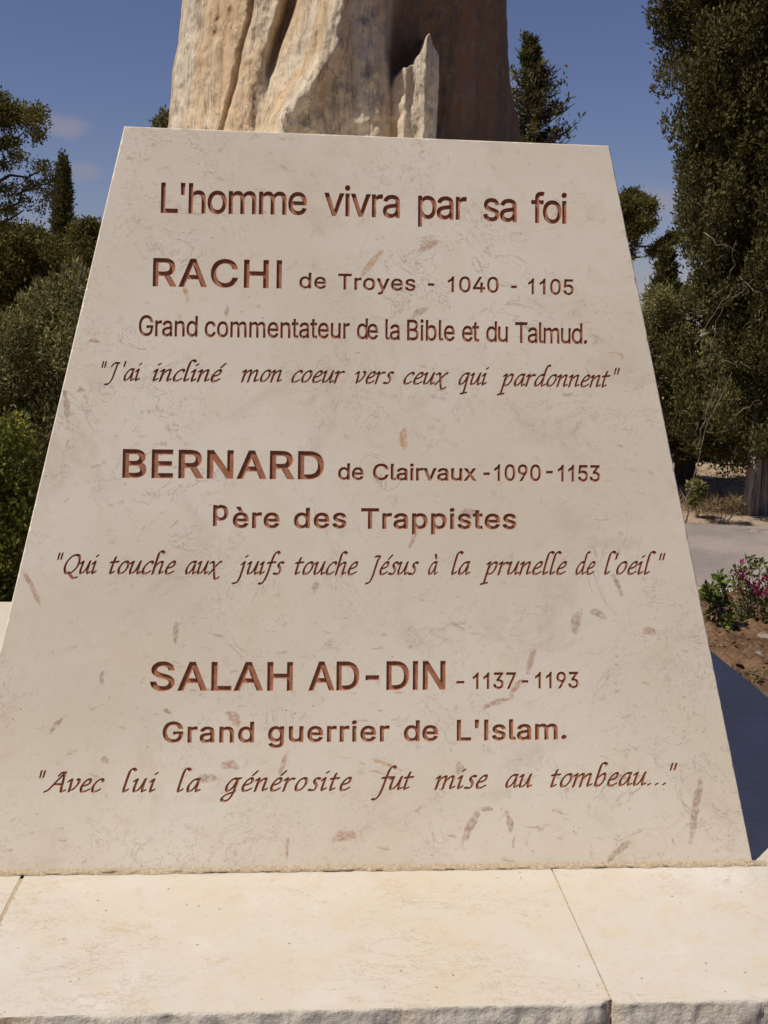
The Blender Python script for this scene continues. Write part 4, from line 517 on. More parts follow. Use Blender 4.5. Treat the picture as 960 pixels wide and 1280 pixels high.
def offset(polys, d):
    if not polys or abs(d) < 1e-6: return polys
    sg = math.copysign(1, area(max(polys, key=lambda p: abs(area(p))))); out = []
    for P in polys:
        n = len(P); Q = []
        for i in range(n):
            a, b, c = P[i-1], P[i], P[(i+1) % n]
            e1 = Vector((b[0]-a[0], b[1]-a[1])); e2 = Vector((c[0]-b[0], c[1]-b[1]))
            if e1.length < 1e-7 or e2.length < 1e-7: Q.append(b); continue
            n1 = Vector((e1.y, -e1.x)).normalized()*sg; n2 = Vector((e2.y, -e2.x)).normalized()*sg
            m = n1+n2; k = m.length
            if k < .3: Q.append((b[0]+n1.x*d, b[1]+n1.y*d)); continue
            m.normalize(); q = d/max(.5, m.dot(n1)); Q.append((b[0]+m.x*q, b[1]+m.y*q))
        out.append(Q)
    return out
def layout(style, text, u0, v0, u1, v1, h, wt, wf):
    items = []; x = 0.
    for ch in text:
        adv, P = polys_of(style, ch)
        if style == 's':
            dl = (wt-.128)/2; P = offset(P, dl)
            P = [[(px, (py+dl)/(1+2*dl)) for px, py in p] for p in P]
        items.append((ch, x, P)); x += adv
    ink = [q[0]+it[1] for it in items for p in it[2] for q in p]
    lo, hi = min(ink), max(ink); span = u1-u0; n = len(text)
    r = span/((hi-lo)*h)
    if n == 1: sx = h*min(max(r, .7), 1.35); tr = 0
    else:
        sx = h*(wf if wf else min(max(r, .86), 1.04 if style == 's' else 1.12)); tr = (span-(hi-lo)*sx)/(n-1)
    out = []; x0_ = u0 if n > 1 else u0+(span-(hi-lo)*sx)/2
    for i, (ch, xo, P) in enumerate(items):
        Q = []
        for p in P:
            q = []
            for (a, b) in p:
                u = x0_+(a+xo-lo)*sx+i*tr; t = (u-u0)/max(span, 1e-6)
                q.append((u, v0+(v1-v0)*t+b*h))
            Q.append(q)
        if Q: out.append((ch, Q))
    return out
letters = []
for w in WORDS: letters += [(w[0], w[6], c, Q) for c, Q in layout(*w)]
CH = .0028                                                        # small bevel round the slab's edge
outer = [(BLx, 0), (BRx, 0), (TRx, HU), (TLx, HU)]
NE = (330, 330, 200, 330)                                         # samples per edge: the arris is worn unevenly
outer = [(outer[k][0]+(outer[(k+1) % 4][0]-outer[k][0])*q/NE[k], outer[k][1]+(outer[(k+1) % 4][1]-outer[k][1])*q/NE[k]) for k in range(4) for q in range(NE[k])]
_in = offset([outer], -CH)[0]; _w = fbm(np.stack([np.arange(len(outer))*.35, np.zeros(len(outer)), np.zeros(len(outer))], -1), 3, 88)
inner = [(o_[0]+(i_[0]-o_[0])*(.8+.3*w_+(.35 if w_ > .42 else 0)), o_[1]+(i_[1]-o_[1])*(.8+.3*w_+(.35 if w_ > .42 else 0))) for o_, i_, w_ in zip(outer, _in, _w)]
verts = [Vector(p) for p in inner]; faces = [list(range(len(inner)))]; owner = [-1]; wind = [0]
for li, (st, h, ch, Q) in enumerate(letters):
    sg = math.copysign(1, area(max(Q, key=lambda p: abs(area(p)))))
    for p in Q:
        a_ = area(p); wind.append(int(math.copysign(1, a_)*sg)); p = p if a_ > 0 else p[::-1]
        faces.append(list(range(len(verts), len(verts)+len(p)))); owner.append(li); verts += [Vector(q) for q in p]
vo, eo, fo, ov, oe, of = delaunay_2d_cdt(verts, [], faces, 1, 1e-6)
panel_f = []; hole_f = {}
tri = []
for f in fo:
    for k in range(1, len(f)-1): tri.append((f[0], f[k], f[k+1]))
VA = np.array([(v.x, v.y) for v in vo]); TA = np.array(tri)
_e1 = VA[TA[:, 1]]-VA[TA[:, 0]]; _e2 = VA[TA[:, 2]]-VA[TA[:, 0]]; _ar = _e1[:, 0]*_e2[:, 1]-_e1[:, 1]*_e2[:, 0]
TA = TA[np.abs(_ar) > 1e-11]; CEN = VA[TA].mean(1); own = np.full(len(TA), -1)
for li, (st, h, ch, Q) in enumerate(letters):                     # which letter, if any, each little triangle lies in
    sg = math.copysign(1, area(max(Q, key=lambda p: abs(area(p)))))
    A_ = np.concatenate([np.array(p) for p in Q]); lo, hi = A_.min(0), A_.max(0)
    m = np.where(((CEN > lo) & (CEN < hi)).all(1))[0]
    wn = np.zeros(len(m)); c = CEN[m]
    for p in Q:
        p = np.array(p); q = np.roll(p, -1, 0)
        for a, d in zip(p, q):
            cr = (d[0]-a[0])*(c[:, 1]-a[1])-(d[1]-a[1])*(c[:, 0]-a[0])
            wn += ((a[1] <= c[:, 1]) & (d[1] > c[:, 1]) & (cr > 0)).astype(float) - ((a[1] > c[:, 1]) & (d[1] <= c[:, 1]) & (cr < 0))
    own[m[wn*sg > .5]] = li
for f, li in zip(TA.tolist(), own.tolist()):
    if li >= 0: hole_f.setdefault(li, []).append(f)
    else: panel_f.append(f)
V = [(v.x, v.y, 0.0) for v in vo]; used = sorted({i for f in panel_f for i in f}); rm = {a: b for b, a in enumerate(used)}
PV = [V[i] for i in used]; PF = [[rm[i] for i in f] for f in panel_f]
b0 = len(PV); TK = .03
_pa = np.array(PV)[:, :2]
def nearest(p): return int(np.argmin((_pa[:, 0]-p[0])**2+(_pa[:, 1]-p[1])**2))
ic = [nearest(p) for p in inner]
PV += [(p[0], p[1], -CH) for p in outer] + [(p[0], p[1], -TK) for p in outer]
NO = len(outer)
for k in range(NO):
    n = (k+1) % NO
    PF.append([ic[n], ic[k], b0+k, b0+n]); PF.append([b0+k, b0+NO+k, b0+NO+n, b0+n])
PF.append([b0+NO+k for k in range(NO)][::-1])
panel = mesh('front_slab', PV, [tuple(f) for f in PF], MT['slab'], ped)
panel.matrix_parent_inverse = Matrix.Identity(4)
panel.matrix_local = Matrix.Translation(-Vector((-.75, .74, 0))) @ FM
def letter_mesh(tris, h, style):
    dep = .0034 if h > .045 else (.0028 if style == 's' else .0021)
    ins = .0014 if style == 's' else .0007
    cnt = {}
    for f in tris:
        for a, b in ((f[0], f[1]), (f[1], f[2]), (f[2], f[0])): cnt[(a, b)] = 1
    bd = [(a, b) for (a, b) in cnt if (b, a) not in cnt]
    nrm = {}
    for a, b in bd:
        e = vo[b]-vo[a]
        if e.length < 1e-9: continue
        n = Vector((-e.y, e.x)).normalized()                       # inwards: triangles run counter-clockwise
        for i in (a, b): nrm[i] = nrm.get(i, Vector((0, 0))) + n
    ids = sorted({i for f in tris for i in f}); mp = {a: k for k, a in enumerate(ids)}; LV = []
    for i in ids:
        n = nrm.get(i); p = vo[i]
        if n is not None and n.length > .2: p = p + n.normalized()*ins
        LV.append((p.x, p.y, -dep))
    bv = sorted(nrm); bp = {a: len(LV)+k for k, a in enumerate(bv)}
    LV += [(vo[i].x, vo[i].y, -.00002) for i in bv]
    LF = [tuple(mp[i] for i in f) for f in tris]
    for a, b in bd:
        if a in bp and b in bp: LF.append((mp[b], mp[a], bp[a], bp[b]))
    return LV, LF
for li, (st, h, ch, Q) in enumerate(letters):
    if li not in hole_f: continue
    tris = []
    for f in hole_f[li]:
        for k in range(1, len(f)-1): tris.append([f[0], f[k], f[k+1]])
    a_, b_, c_ = (vo[i] for i in tris[0])
    if (b_-a_).cross(c_-a_) < 0: tris = [t[::-1] for t in tris]
    LV, LF = letter_mesh(tris, h, st)
    cx = sum(p[0] for p in LV)/len(LV); cy = sum(p[1] for p in LV)/len(LV)
    o = mesh('engraved_letter', [(p[0]-cx, p[1]-cy, p[2]) for p in LV], LF, MT['letter'], panel); o.location = (cx, cy, 0)
# other sides and the top of the pedestal
def quad_slab(name, P, mat, t=.03):
    P = [Vector(p) for p in P]; n = (P[1]-P[0]).cross(P[3]-P[0]).normalized()
    V = [p for p in P]+[p-n*t for p in P]
    F = [(0, 1, 2, 3), (7, 6, 5, 4)]+[(k, k+4, (k+1) % 4+4, (k+1) % 4) for k in range(4)]
    return mesh(name, [tuple(v-Vector((-.75, .74, 0))) for v in V], F, mat, ped)
DY = 1.50; e = .004; yb = .031
quad_slab('side_slab', [(BRx-e, yb, 0), (BRx-e, DY, 0), (TRx-e, DY-YT, HT-.002), (TRx-e, YT+yb, HT-.002)], MT['slab'])
quad_slab('side_slab', [(BLx+e, DY, 0), (BLx+e, yb, 0), (TLx+e, YT+yb, HT-.002), (TLx+e, DY-YT, HT-.002)], MT['slab'])
quad_slab('back_slab', [(BRx, DY+.03, 0), (BLx, DY+.03, 0), (TLx, DY-YT+.03, HT), (TRx, DY-YT+.03, HT)], MT['slab'], .028)
quad_slab('top_slab', [(TLx+.035, YT+.033, HT-.004), (TRx-.035, YT+.033, HT-.004), (TRx-.035, DY-YT-.002, HT-.004), (TLx+.035, DY-YT-.002, HT-.004)], MT['slab'], .025)

# ------------------------------------------------------------------ rough rock standing on the pedestal
def build_rock():
    z0, z1 = HT-.03, 2.75; nz_, nx_, nb = 330, 300, 90
    zs = z0+(z1-z0)*(np.linspace(0, 1, nz_+1)**1.5)
    zk = [1.32, 1.40, 1.48, 1.535, 1.60, 1.65, 2.0, 2.8]
    xl = np.interp(zs, [1.32, 1.40, 1.63, 2.8], [-1.207, -1.201, -1.172, -1.06])
    xr = np.interp(zs, [1.32, 1.396, 1.49, 1.566, 1.66, 2.8], [-.312, -.324, -.348, -.370, -.380, -.46])
    xg = np.interp(zs, zk, [-1.0, -.985, -.967, -.950, -.930, -.915, -.86, -.8])
    xb = np.interp(zs, zk, [-.935, -.912, -.850, -.815, -.806, -.797, -.78, -.77])
    xe = np.interp(zs, zk, [-.688, -.690, -.703, -.712, -.714, -.712, -.71, -.69])
    dg = np.interp(zs, zk, [.0, .0, .012, .045, .07, .075, .05, .05])
    rows = []
    t = np.linspace(0, 1, nx_+1)
    for k, z in enumerate(zs):
        # outline of the sight-facing side: anchors from the left edge to the right edge
        A = [(xl[k], .86), (xl[k]+.008, .80), (xl[k]+.035, .745), (xl[k]+.085, .685), (xg[k]-.07, .605), (xg[k]-.012, .565), (xg[k]+.02, .555),
             (xb[k]-.012, .438), (xb[k]+.004, .430), (xb[k]+.03, .452), (xe[k]-.03, .460), (xe[k], .470), (xe[k]+.022, .535), (xe[k]+.06, .565), (-.58, .61), (-.50, .68), (xr[k]-.045, .77), (xr[k]-.008, .85), (xr[k], .93)]
        A = sorted(A); ax = [a[0] for a in A]; ay = [a[1] for a in A]
        x = xl[k]+(xr[k]-xl[k])*t
        y = np.interp(x, ax, ay)
        ker = np.array([1, 2, 3, 2, 1])/9.; yp = np.pad(y, 2, mode='edge'); y = np.convolve(yp, ker, 'valid')
        y = y+dg[k]*np.exp(-((x-xg[k]-.008)/.012)**2)                 # deep cleft between the two lit faces
        xg2 = np.interp(z, [1.35, 1.5, 1.65, 2.5], [-1.065, -1.02, -.987, -.95]); y = y+.02*np.exp(-((x-xg2)/.007)**2)
        # the ragged tongue of rock that stands forward and catches the sun
        xt = -.640; top = np.interp(x, [-.705, -.690, -.672, -.655, -.640, -.630, -.622, -.610, -.598, -.588], [1.44, 1.50, 1.532, 1.534, 1.550, 1.584, 1.588, 1.572, 1.550, 1.50])+.010*vnoise(np.stack([x*90, 0*x, 0*x], -1), 31)
        inside = np.clip((top-z)/.014, 0, 1)*np.clip((x+.712)/.008, 0, 1)*np.clip((-.584-x)/.012+.02*0, 0, 1)
        tong = np.interp(x, [-.712, -.70, -.668, -.655, -.628, -.616, -.598, -.584], [.54, .485, .445, .452, .432, .452, .475, .56]) + .02*np.clip((z-1.5)/.1, 0, 1)
        y = y*(1-inside)+np.minimum(tong, y)*inside
        P = np.stack([x, 0*x, 0*x+z], -1)
        y = y - .010*(1-np.abs(fbm(P*np.array([11, 1, 2.2])+.15*fbm(P*9, 2, 60)[:, None], 3, 47))*2.2) - .004*(1-np.abs(fbm(P*np.array([34, 1, 7]), 3, 48))*2)
        y = y + .019*fbm(P*np.array([7, 1, 1.6]), 4, 41) + .008*fbm(P*np.array([50, 1, 14]), 4, 43) + .007*fbm(P*np.array([80, 1, 50]), 3, 44)
        fade = np.clip(np.minimum(t, 1-t)/.02, 0, 1); y = np.interp(x, [xl[k], xr[k]], [.86, .93])*(1-fade)+y*fade
        a = np.linspace(0, math.pi, nb+2)[1:-1]; cx = (xl[k]+xr[k])/2; rx = (xr[k]-xl[k])/2
        bx = cx+rx*np.cos(a); by = .90+.22*np.sin(a)+.02*vnoise(np.stack([bx*6, 0*bx, 0*bx+z*2], -1), 9)
        px_ = xl[k]*0
        edge = .006*fbm(np.array([[0, 0, z*14]]), 4, 51)[0]
        rows.append(np.concatenate([np.stack([x+edge*(1-t)*1.0+.006*fbm(np.array([[3, 0, z*14]]), 4, 52)[0]*t, y, 0*x+z], -1), np.stack([bx, by, 0*bx+z], -1)]))
    V = np.concatenate(rows); m = nx_+1+nb
    i = np.arange((nz_+1)*m).reshape(nz_+1, m); j = np.roll(i, -1, axis=1)
    F = np.stack([i[:-1], j[:-1], j[1:], i[1:]], -1).reshape(-1, 4)
    # rugged top
    c = len(V); V = np.concatenate([V, [[-.78, .8, z1+.12]]])
    Ft = [(int(i[-1, q]), int(j[-1, q]), c) for q in range(m)]
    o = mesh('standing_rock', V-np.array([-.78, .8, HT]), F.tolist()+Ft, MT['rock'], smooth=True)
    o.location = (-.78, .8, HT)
    tag(o, 'tall rough orange-streaked rock standing on top of the inscribed pedestal', 'rock')
build_rock()

# ------------------------------------------------------------------ vegetation
def leaf_quads(C, D, L, Wd, rg, bend=.0):
    """rhombic leaves: centres C, directions D, length L, width Wd"""
    n = len(C); D = D/np.linalg.norm(D, axis=1)[:, None]
    R = rg.standard_normal((n, 3)); Sd = np.cross(D, R); Sd /= np.linalg.norm(Sd, axis=1)[:, None]+1e-9
    L = L[:, None]; Wd = Wd[:, None]
    V = np.stack([C, C+D*L*.5+Sd*Wd*.5, C+D*L, C+D*L*.5-Sd*Wd*.5], 1).reshape(-1, 3)
    return V, np.arange(n*4).reshape(n, 4)
def in_clumps(clumps, n, rg, shell=.55):
    cl = np.array(clumps, dtype=float); w = (cl[:, 3]*cl[:, 4]*cl[:, 5])**(2/3.); k = rg.choice(len(cl), n, p=w/w.sum())
    d = rg.standard_normal((n, 3)); d /= np.linalg.norm(d, axis=1)[:, None]
    r = shell+(1-shell)*rg.random(n); r = np.where(rg.random(n) < .25, rg.random(n)**.5, r)
    P = cl[k, :3]+d*r[:, None]*cl[k, 3:6]
    return P, d, k
def foliage(name, mat, parent, clumps, n, L, Wd, seed, up=.3, shell=.55, out=.6, tuft=1, tr=.0, origin=(0, 0, 0)):
    rg = np.random.default_rng(seed)
    P, d, k = in_clumps(clumps, n, rg, shell)
    P = P + .10*np.array(clumps)[k, 3:6]*rg.standard_normal((n, 3))
    if tuft > 1:
        P = np.repeat(P, tuft, 0)+tr*rg.standard_normal((n*tuft, 3)); d = np.repeat(d, tuft, 0); k = np.repeat(k, tuft)
    m = len(P)
    D = d*out+rg.standard_normal((m, 3))*.6+np.array([0, 0, up])
    base = rg.random(len(clumps))*.5
    tint = np.clip(base[k]*.6+.15+.5*rg.random(m)*rg.random(m)+.12*rg.standard_normal(m), 0, 1)
    V, F = leaf_quads(P, D, L*(.6+.8*rg.random(m)), Wd*(.6+.8*rg.random(m)), rg)
    return mesh(name, V-np.array(origin), F, mat, parent, tint=tint)
def limb(V, F, pts, radii, sides=6, seed=0):
    rg = random.Random(seed); base = len(V); pts = [Vector(p) for p in pts]
    for i, p in enumerate(pts):
        t = (pts[min(i+1, len(pts)-1)]-pts[max(i-1, 0)]).normalized()
        a = t.orthogonal().normalized() if abs(t.z) < .9 else Vector((1, 0, 0)); a = (a-t*a.dot(t)).normalized(); b = t.cross(a)
        for s in range(sides):
            an = 2*math.pi*s/sides; r = radii[i]*(1+.12*rg.uniform(-1, 1)); V.append(tuple(p+(a*math.cos(an)+b*math.sin(an))*r))
    for i in range(len(pts)-1):
        for s in range(sides):
            F.append((base+i*sides+s, base+i*sides+(s+1) % sides, base+(i+1)*sides+(s+1) % sides, base+(i+1)*sides+s))
    F.append(tuple(base+s for s in range(sides))[::-1]); F.append(tuple(base+(len(pts)-1)*sides+s for s in range(sides)))
def wob(a, b, n, amp, rg):
    a = np.array(a, float); b = np.array(b, float); L = np.linalg.norm(b-a); P = [a+(b-a)*k/n for k in range(n+1)]
    return [tuple(p+(amp*L*rg.standard_normal(3) if 0 < k < n else 0)) for k, p in enumerate(P)]
def plant(name, label, cat, base, group=None):
    o = empty(name, base); tag(o, label, cat, group); return o
def rel(P, base): return [tuple(np.array(p)-np.array(base)) for p in P]
def stems(name, mat, parent, base, lines):       # lines: (points, r0, r1)
    V = []; F = []
    for q, (pts, r0, r1) in enumerate(lines):
        n = len(pts); limb(V, F, rel(pts, base), [r0+(r1-r0)*k/(n-1) for k in range(n)], 7 if r0 > .03 else 5, q)
    return mesh(name, V, F, mat, parent, smooth=True)
def cl_rel(cl, base): return [(c[0]-base[0], c[1]-base[1], c[2]-base[2], c[3], c[4], c[5]) for c in cl]
def at(px, py, dist):
    """a point `dist` metres (level distance) from the spot the photo was taken, seen in the direction px, py"""
    d = Vector(_r2)*((px-480)/1350.)-Vector(_u2)*((py-640)/1350.)+_f
    d = d/math.hypot(d.x, d.y); return tuple(Vector(CAM)+d*dist)
def gz(x, y): return float(gheight(np.array([x]), np.array([y]))[0])
def clump_cloud(c, R, n, r, seed, squash=1.0):
    rg = np.random.default_rng(seed); out = []
    for _ in range(n):
        d = rg.standard_normal(3); d /= np.linalg.norm(d); q = rg.random()**.4
        s = r*(.6+.8*rg.random()); out.append((c[0]+d[0]*q*R[0], c[1]+d[1]*q*R[1], c[2]+d[2]*q*R[2], s, s, s*squash))
    return out

# the big cypress by the road (right edge)
b = (3.60, 8.37); bz = gz(*b); B = (b[0], b[1], bz)
T = plant('cypress_tree', 'big dark cypress with bare pale twigs and a double trunk standing across the road', 'tree', B, 'cypresses')
stems('trunk', MT['bark'], T, B, [([(3.57, 8.35, bz-.1), (3.575, 8.35, bz+.25), (3.58, 8.36, .05), (3.60, 8.4, 1.2), (3.6, 8.4, 3.5)], .085, .04)])
stems('trunk', MT['bark'], T, B, [([(3.70, 8.40, bz-.1), (3.705, 8.40, bz+.3), (3.69, 8.40, .1), (3.66, 8.45, 1.3)], .06, .04)])
rg = np.random.default_rng(5); cl = []
# measured left outline of the crown: height above ground -> half width
hh = [-.18, .0, .25, .6, 1.0, 1.5, 2.0, 2.35, 2.7, 3.1, 3.6, 4.2, 5.0, 5.8, 6.4]
hw = [.55, .90, 1.0, 1.0, .98, .96, .98, 1.06, 1.06, 1.2, 1.36, 1.3, 1.1, .7, .2]
for k in range(1150):
    z = rg.uniform(-.2, 6.2) if k < 760 else rg.uniform(1.6, 5.0); w = np.interp(z, hh, hw)*(1+.05*rg.standard_normal()); a = rg.uniform(0, 2*math.pi); q = rg.random()**.3
    r = rg.uniform(.09, .20); rr = max(w-r*.8, .05)*q
    cl.append((3.63+rr*math.cos(a), 8.4+rr*math.sin(a), z, r*.8, r*.8, r*1.35))
foliage('crown', MT['cypress'], T, cl_rel(cl, B), 140000, .044, .020, 11, up=1.0, shell=.6, tuft=3, tr=.016)
tw = []
for (p0, p1, r) in (((905, 470), (868, 545), .010), ((888, 440), (905, 380), .009), ((868, 430), (905, 372), .009), ((842, 405), (912, 375), .007), ((892, 372), (925, 345), .007),
                    ((912, 350), (921, 300), .008), ((890, 495), (908, 462), .009), ((880, 545), (915, 465), .010), ((905, 450), (940, 462), .007), ((880, 290), (925, 318), .007),
                    ((900, 380), (945, 350), .006), ((870, 560), (886, 500), .008), ((925, 345), (955, 372), .006), ((895, 270), (865, 250), .006), ((915, 520), (950, 500), .006)):
    a = at(p0[0], p0[1], 9.98); c_ = at(p1[0], p1[1], 9.82); tw.append((wob(a, c_, 5, .04, rg), r*.6, r*.2))
for q in tw: stems('twig', MT['twig'], T, B, [q])

# conifers, pines and rounder trees further off; crowns traced as clumps at their own distance
def px_clumps(spec, D, depth, seed, n_each=1, squash=1.0):
    """spec: (px, py, rx, ry) ellipses in the sight direction at distance D -> clumps in the round"""
    rg = np.random.default_rng(seed); out = []; s = D/1330.
    for (x, y, rx, ry) in spec:
        for _ in range(n_each):
            p = at(x+rg.uniform(-.5, .5)*rx*(n_each > 1), y+rg.uniform(-.5, .5)*ry*(n_each > 1), D+rg.uniform(-1, 1)*depth)
            k = .65 if n_each > 1 else 1.0
            out.append((p[0], p[1], p[2], rx*s*k, (rx+ry)/2*s*k, ry*s*k))
    return out
def ground_under(px, D):
    p = at(px, 500, D); return (p[0], p[1], gz(p[0], p[1]))

# 1 large loose tree at the left edge
B = ground_under(-60, 14); T = plant('pine_tree', 'tall loose-crowned pine reaching in from the left edge of the view', 'tree', B)
rg = np.random.default_rng(21)
tops = [(12, 150, 34, 22), (38, 148, 18, 16), (-25, 140, 34, 26), (-60, 120, 40, 30), (8, 178, 18, 9), (46, 168, 10, 9), (22, 196, 12, 6), (2, 205, 10, 6), (50, 210, 14, 7), (64, 228, 9, 8), (36, 232, 12, 6), (14, 238, 14, 6), (-8, 235, 14, 9),
        (58, 245, 8, 6), (30, 252, 10, 5), (52, 262, 7, 5), (10, 262, 12, 6), (-15, 262, 16, 9), (2, 282, 8, 4), (-40, 200, 30, 26), (-45, 260, 26, 20), (-90, 180, 50, 60), (-110, 110, 50, 40), (-80, 260, 30, 30)]
foliage('crown', MT['pine'], T, cl_rel(px_clumps(tops, 14, .35, 3, 4), B), 8200, .048, .019, 12, up=.3, shell=.4, tuft=5, tr=.035)
ln = [([B, at(-70, 420, 14), at(-60, 300, 14), at(-70, 200, 14), at(-60, 120, 14)], .16, .03)]
for (x0, y0, x1, y1) in ((-66, 300, 60, 235), (-66, 320, 30, 262), (-66, 250, 55, 210), (-66, 220, 30, 165), (-64, 180, 20, 140), (20, 245, 62, 226), (-66, 300, 10, 285), (-60, 240, 15, 200)):
    ln.append((wob(at(x0, y0, 14), at(x1, y1, 13.9), 6, .035, rg), .035 if x0 < 0 else .015, .006))
stems('trunk', MT['darkbark'], T, B, ln)
# 2 slim cypress
B = ground_under(79, 22); T = plant('cypress_tree', 'slim dark column cypress rising beside the pine on the left', 'tree', B, 'cypresses')
sp = [(78+rg.uniform(-1, 1)*np.interp(y, [200, 215, 260, 330, 420], [1, 2, 4, 6, 7]), y, np.interp(y, [200, 212, 240, 330, 420], [4, 6, 9, 11, 12]), 10) for y in np.arange(203, 470, 3.2)]
foliage('crown', MT['cypress'], T, cl_rel(px_clumps(sp, 22, .08, 5), B), 15000, .07, .024, 13, up=1.2, shell=.75, tuft=2, tr=.02)
stems('trunk', MT['darkbark'], T, B, [([B, at(79, 300, 22)], .09, .03)])
# 3 rounded trees behind
B = ground_under(28, 17); T = plant('rounded_tree', 'rounded dark olive-green tree low in front of the slim cypress on the left', 'tree', B)
sp = [(20, 320, 34, 30), (-10, 330, 40, 40), (45, 340, 30, 34), (60, 315, 18, 20), (0, 380, 40, 40), (50, 385, 40, 40), (90, 375, 24, 28), (30, 300, 22, 16), (10, 292, 14, 10), (-50, 350, 50, 60), (48, 300, 15, 12), (75, 345, 16, 20), (75, 420, 40, 40), (10, 440, 50, 40)]
foliage('crown', MT['pine'], T, cl_rel(px_clumps(sp, 17, .7, 6, 5), B), 34000, .062, .028, 14, shell=.6, tuft=2, tr=.04)
stems('trunk', MT['darkbark'], T, B, [([B, at(26, 420, 17), at(22, 330, 17)], .12, .05)])
B = ground_under(108, 20); T = plant('rounded_tree', 'rounded green tree half hidden behind the upper left edge of the inscribed slab', 'tree', B)
sp = [(104, 300, 20, 26), (118, 320, 24, 30), (135, 340, 30, 36), (110, 360, 30, 36), (125, 300, 16, 18), (112, 284, 12, 9)]
foliage('crown', MT['pine'], T, cl_rel(px_clumps(sp, 20, .6, 7, 5), B), 18000, .065, .03, 15, shell=.6, tuft=2, tr=.04)
stems('trunk', MT['darkbark'], T, B, [([B, at(112, 430, 20), at(112, 340, 20)], .1, .05)])
# 4 grey-green olive shrub right behind the platform, left
B = ground_under(60, 5.6); T = plant('olive_shrub', 'grey-green olive-like shrub with fine leaves left of the inscribed slab', 'shrub', B)
sp = [(95, 370, 22, 26), (70, 390, 30, 34), (40, 400, 30, 38), (100, 410, 30, 40), (15, 430, 34, 44), (60, 450, 46, 50), (110, 460, 40, 60), (20, 500, 50, 50), (80, 520, 50, 60), (40, 570, 60, 60), (-30, 480, 46, 70), (150, 480, 60, 90), (60, 650, 70, 70), (0, 640, 60, 60), (-70, 550, 60, 80), (130, 600, 60, 90)]
foliage('leaves', MT['olive'], T, cl_rel(px_clumps(sp, 5.6, .30, 8, 6), B), 46000, .026, .008, 16, up=.6, shell=.5, tuft=2, tr=.02)
ln = [(wob(B, at(x, y, 5.6+rg.uniform(-.3, .3)), 6, .04, rg), .012, .003) for x, y in ((95, 350), (70, 360), (40, 375), (110, 380), (20, 400), (-20, 420), (60, 400), (5, 470), (130, 420), (80, 340), (50, 345), (103, 330))]
stems('stems', MT['darkbark'], T, B, ln)
# young shoots poking out of its top
foliage('shoots', MT['olive'], T, cl_rel(px_clumps([(x, y, 5, 16) for x, y in ((96, 340), (82, 348), (104, 352), (66, 358), (48, 366), (28, 384))], 5.6, .1, 9), B), 1100, .035, .009, 17, up=1.0, shell=.1)
# 5 greener shrub at the lower left with yellow tips
B = ground_under(5, 4.45); T = plant('flowering_shrub', 'green shrub with small yellow flowers behind the platform at the lower left', 'shrub', B)
sp = [(18, 545, 18, 24), (0, 560, 26, 34), (34, 575, 14, 26), (10, 610, 34, 34), (-20, 640, 40, 50), (25, 650, 26, 40), (5, 690, 36, 44), (-40, 720, 50, 60), (10, 740, 34, 40), (-50, 600, 40, 60), (-10, 790, 60, 50)]
foliage('leaves', MT['shrub'], T, cl_rel(px_clumps(sp, 4.45, .18, 10, 5), B), 10500, .026, .011, 18, up=.8, shell=.5, tuft=2, tr=.015)
sp = [(22, 520, 5, 7), (30, 540, 5, 6), (14, 536, 4, 5), (2, 705, 5, 5), (26, 528, 3, 4), (6, 548, 3, 4), (12, 700, 4, 4), (-20, 600, 8, 8)]
fl = foliage('flowers', MT['yellow'], T, cl_rel(px_clumps(sp, 4.3, .03, 11), B), 130, .013, .010, 19, shell=.1); fl['kind'] = 'stuff'
stems('stems', MT['bark'], T, B, [(wob(B, at(x, y, 4.4), 5, .04, rg), .007, .002) for x, y in ((20, 520), (5, 550), (33, 560), (-20, 600), (28, 620), (10, 640))])
# 6 tree tip left of the rock
B = ground_under(198, 20); T = plant('conifer_tree', 'small green tree tip just left of the foot of the rock', 'tree', B)
sp = [(206, 144, 5, 5), (204, 153, 8, 6), (202, 165, 12, 12), (205, 190, 16, 16), (205, 220, 20, 20), (205, 260, 26, 26), (205, 310, 30, 30)]
foliage('crown', MT['pine'], T, cl_rel(px_clumps(sp, 20, .3, 12, 3), B), 3500, .09, .035, 20, up=.6, tuft=2, tr=.03)
stems('trunk', MT['darkbark'], T, B, [([B, at(204, 160, 20)], .1, .03)])

# 7 spiky conifers (branch by branch)
def conifer(name, label, px, top, bot, D, wid, seed, lean=0):
    B = ground_under(px, D); T = plant(name, label, 'tree', B, 'spiky conifers beyond the monument'); rg = np.random.default_rng(seed)
    s = D/1330.; cl = []; ln = [([B, at(px, (top+bot)/2, D), at(px+lean, top, D)], .09, .015)]
    n = int((bot-top)/5)
    for k in range(n):
        y = top+8+(bot-top)*k/n; w = wid*min(1, .16+(y-top)/(wid*2.9))*rg.uniform(.5, 1.15)
        for q in range(5):
            a = rg.uniform(0, 2*math.pi); p0 = np.array(at(px+lean*(1-k/n), y, D)); L = w*s*rg.uniform(.7, 1.15)
            tip = p0+np.array([math.cos(a)*L, math.sin(a)*L, L*rg.uniform(.35, .95)])
            ln.append(([tuple(p0), tuple((p0+tip)/2+np.array([0, 0, -.05*L])), tuple(tip)], .012, .004))
            for u in np.linspace(.25, 1.0, 6):
                c = p0+(tip-p0)*u; r = .030*(1.3-u*.6)*D/13; cl.append((c[0], c[1], c[2], r, r, r*1.6))
    for u in np.linspace(0, 1, 9):
        c = at(px+lean*(1-u), top+22*u, D); cl.append((c[0], c[1], c[2], .03+.05*u, .03+.05*u, .08))
    foliage('crown', MT['cypress'], T, cl_rel(cl, B), 5200, .07, .022, seed, up=.8, shell=.2, tuft=3, tr=.018)
    stems('trunk', MT['darkbark'], T, B, ln)
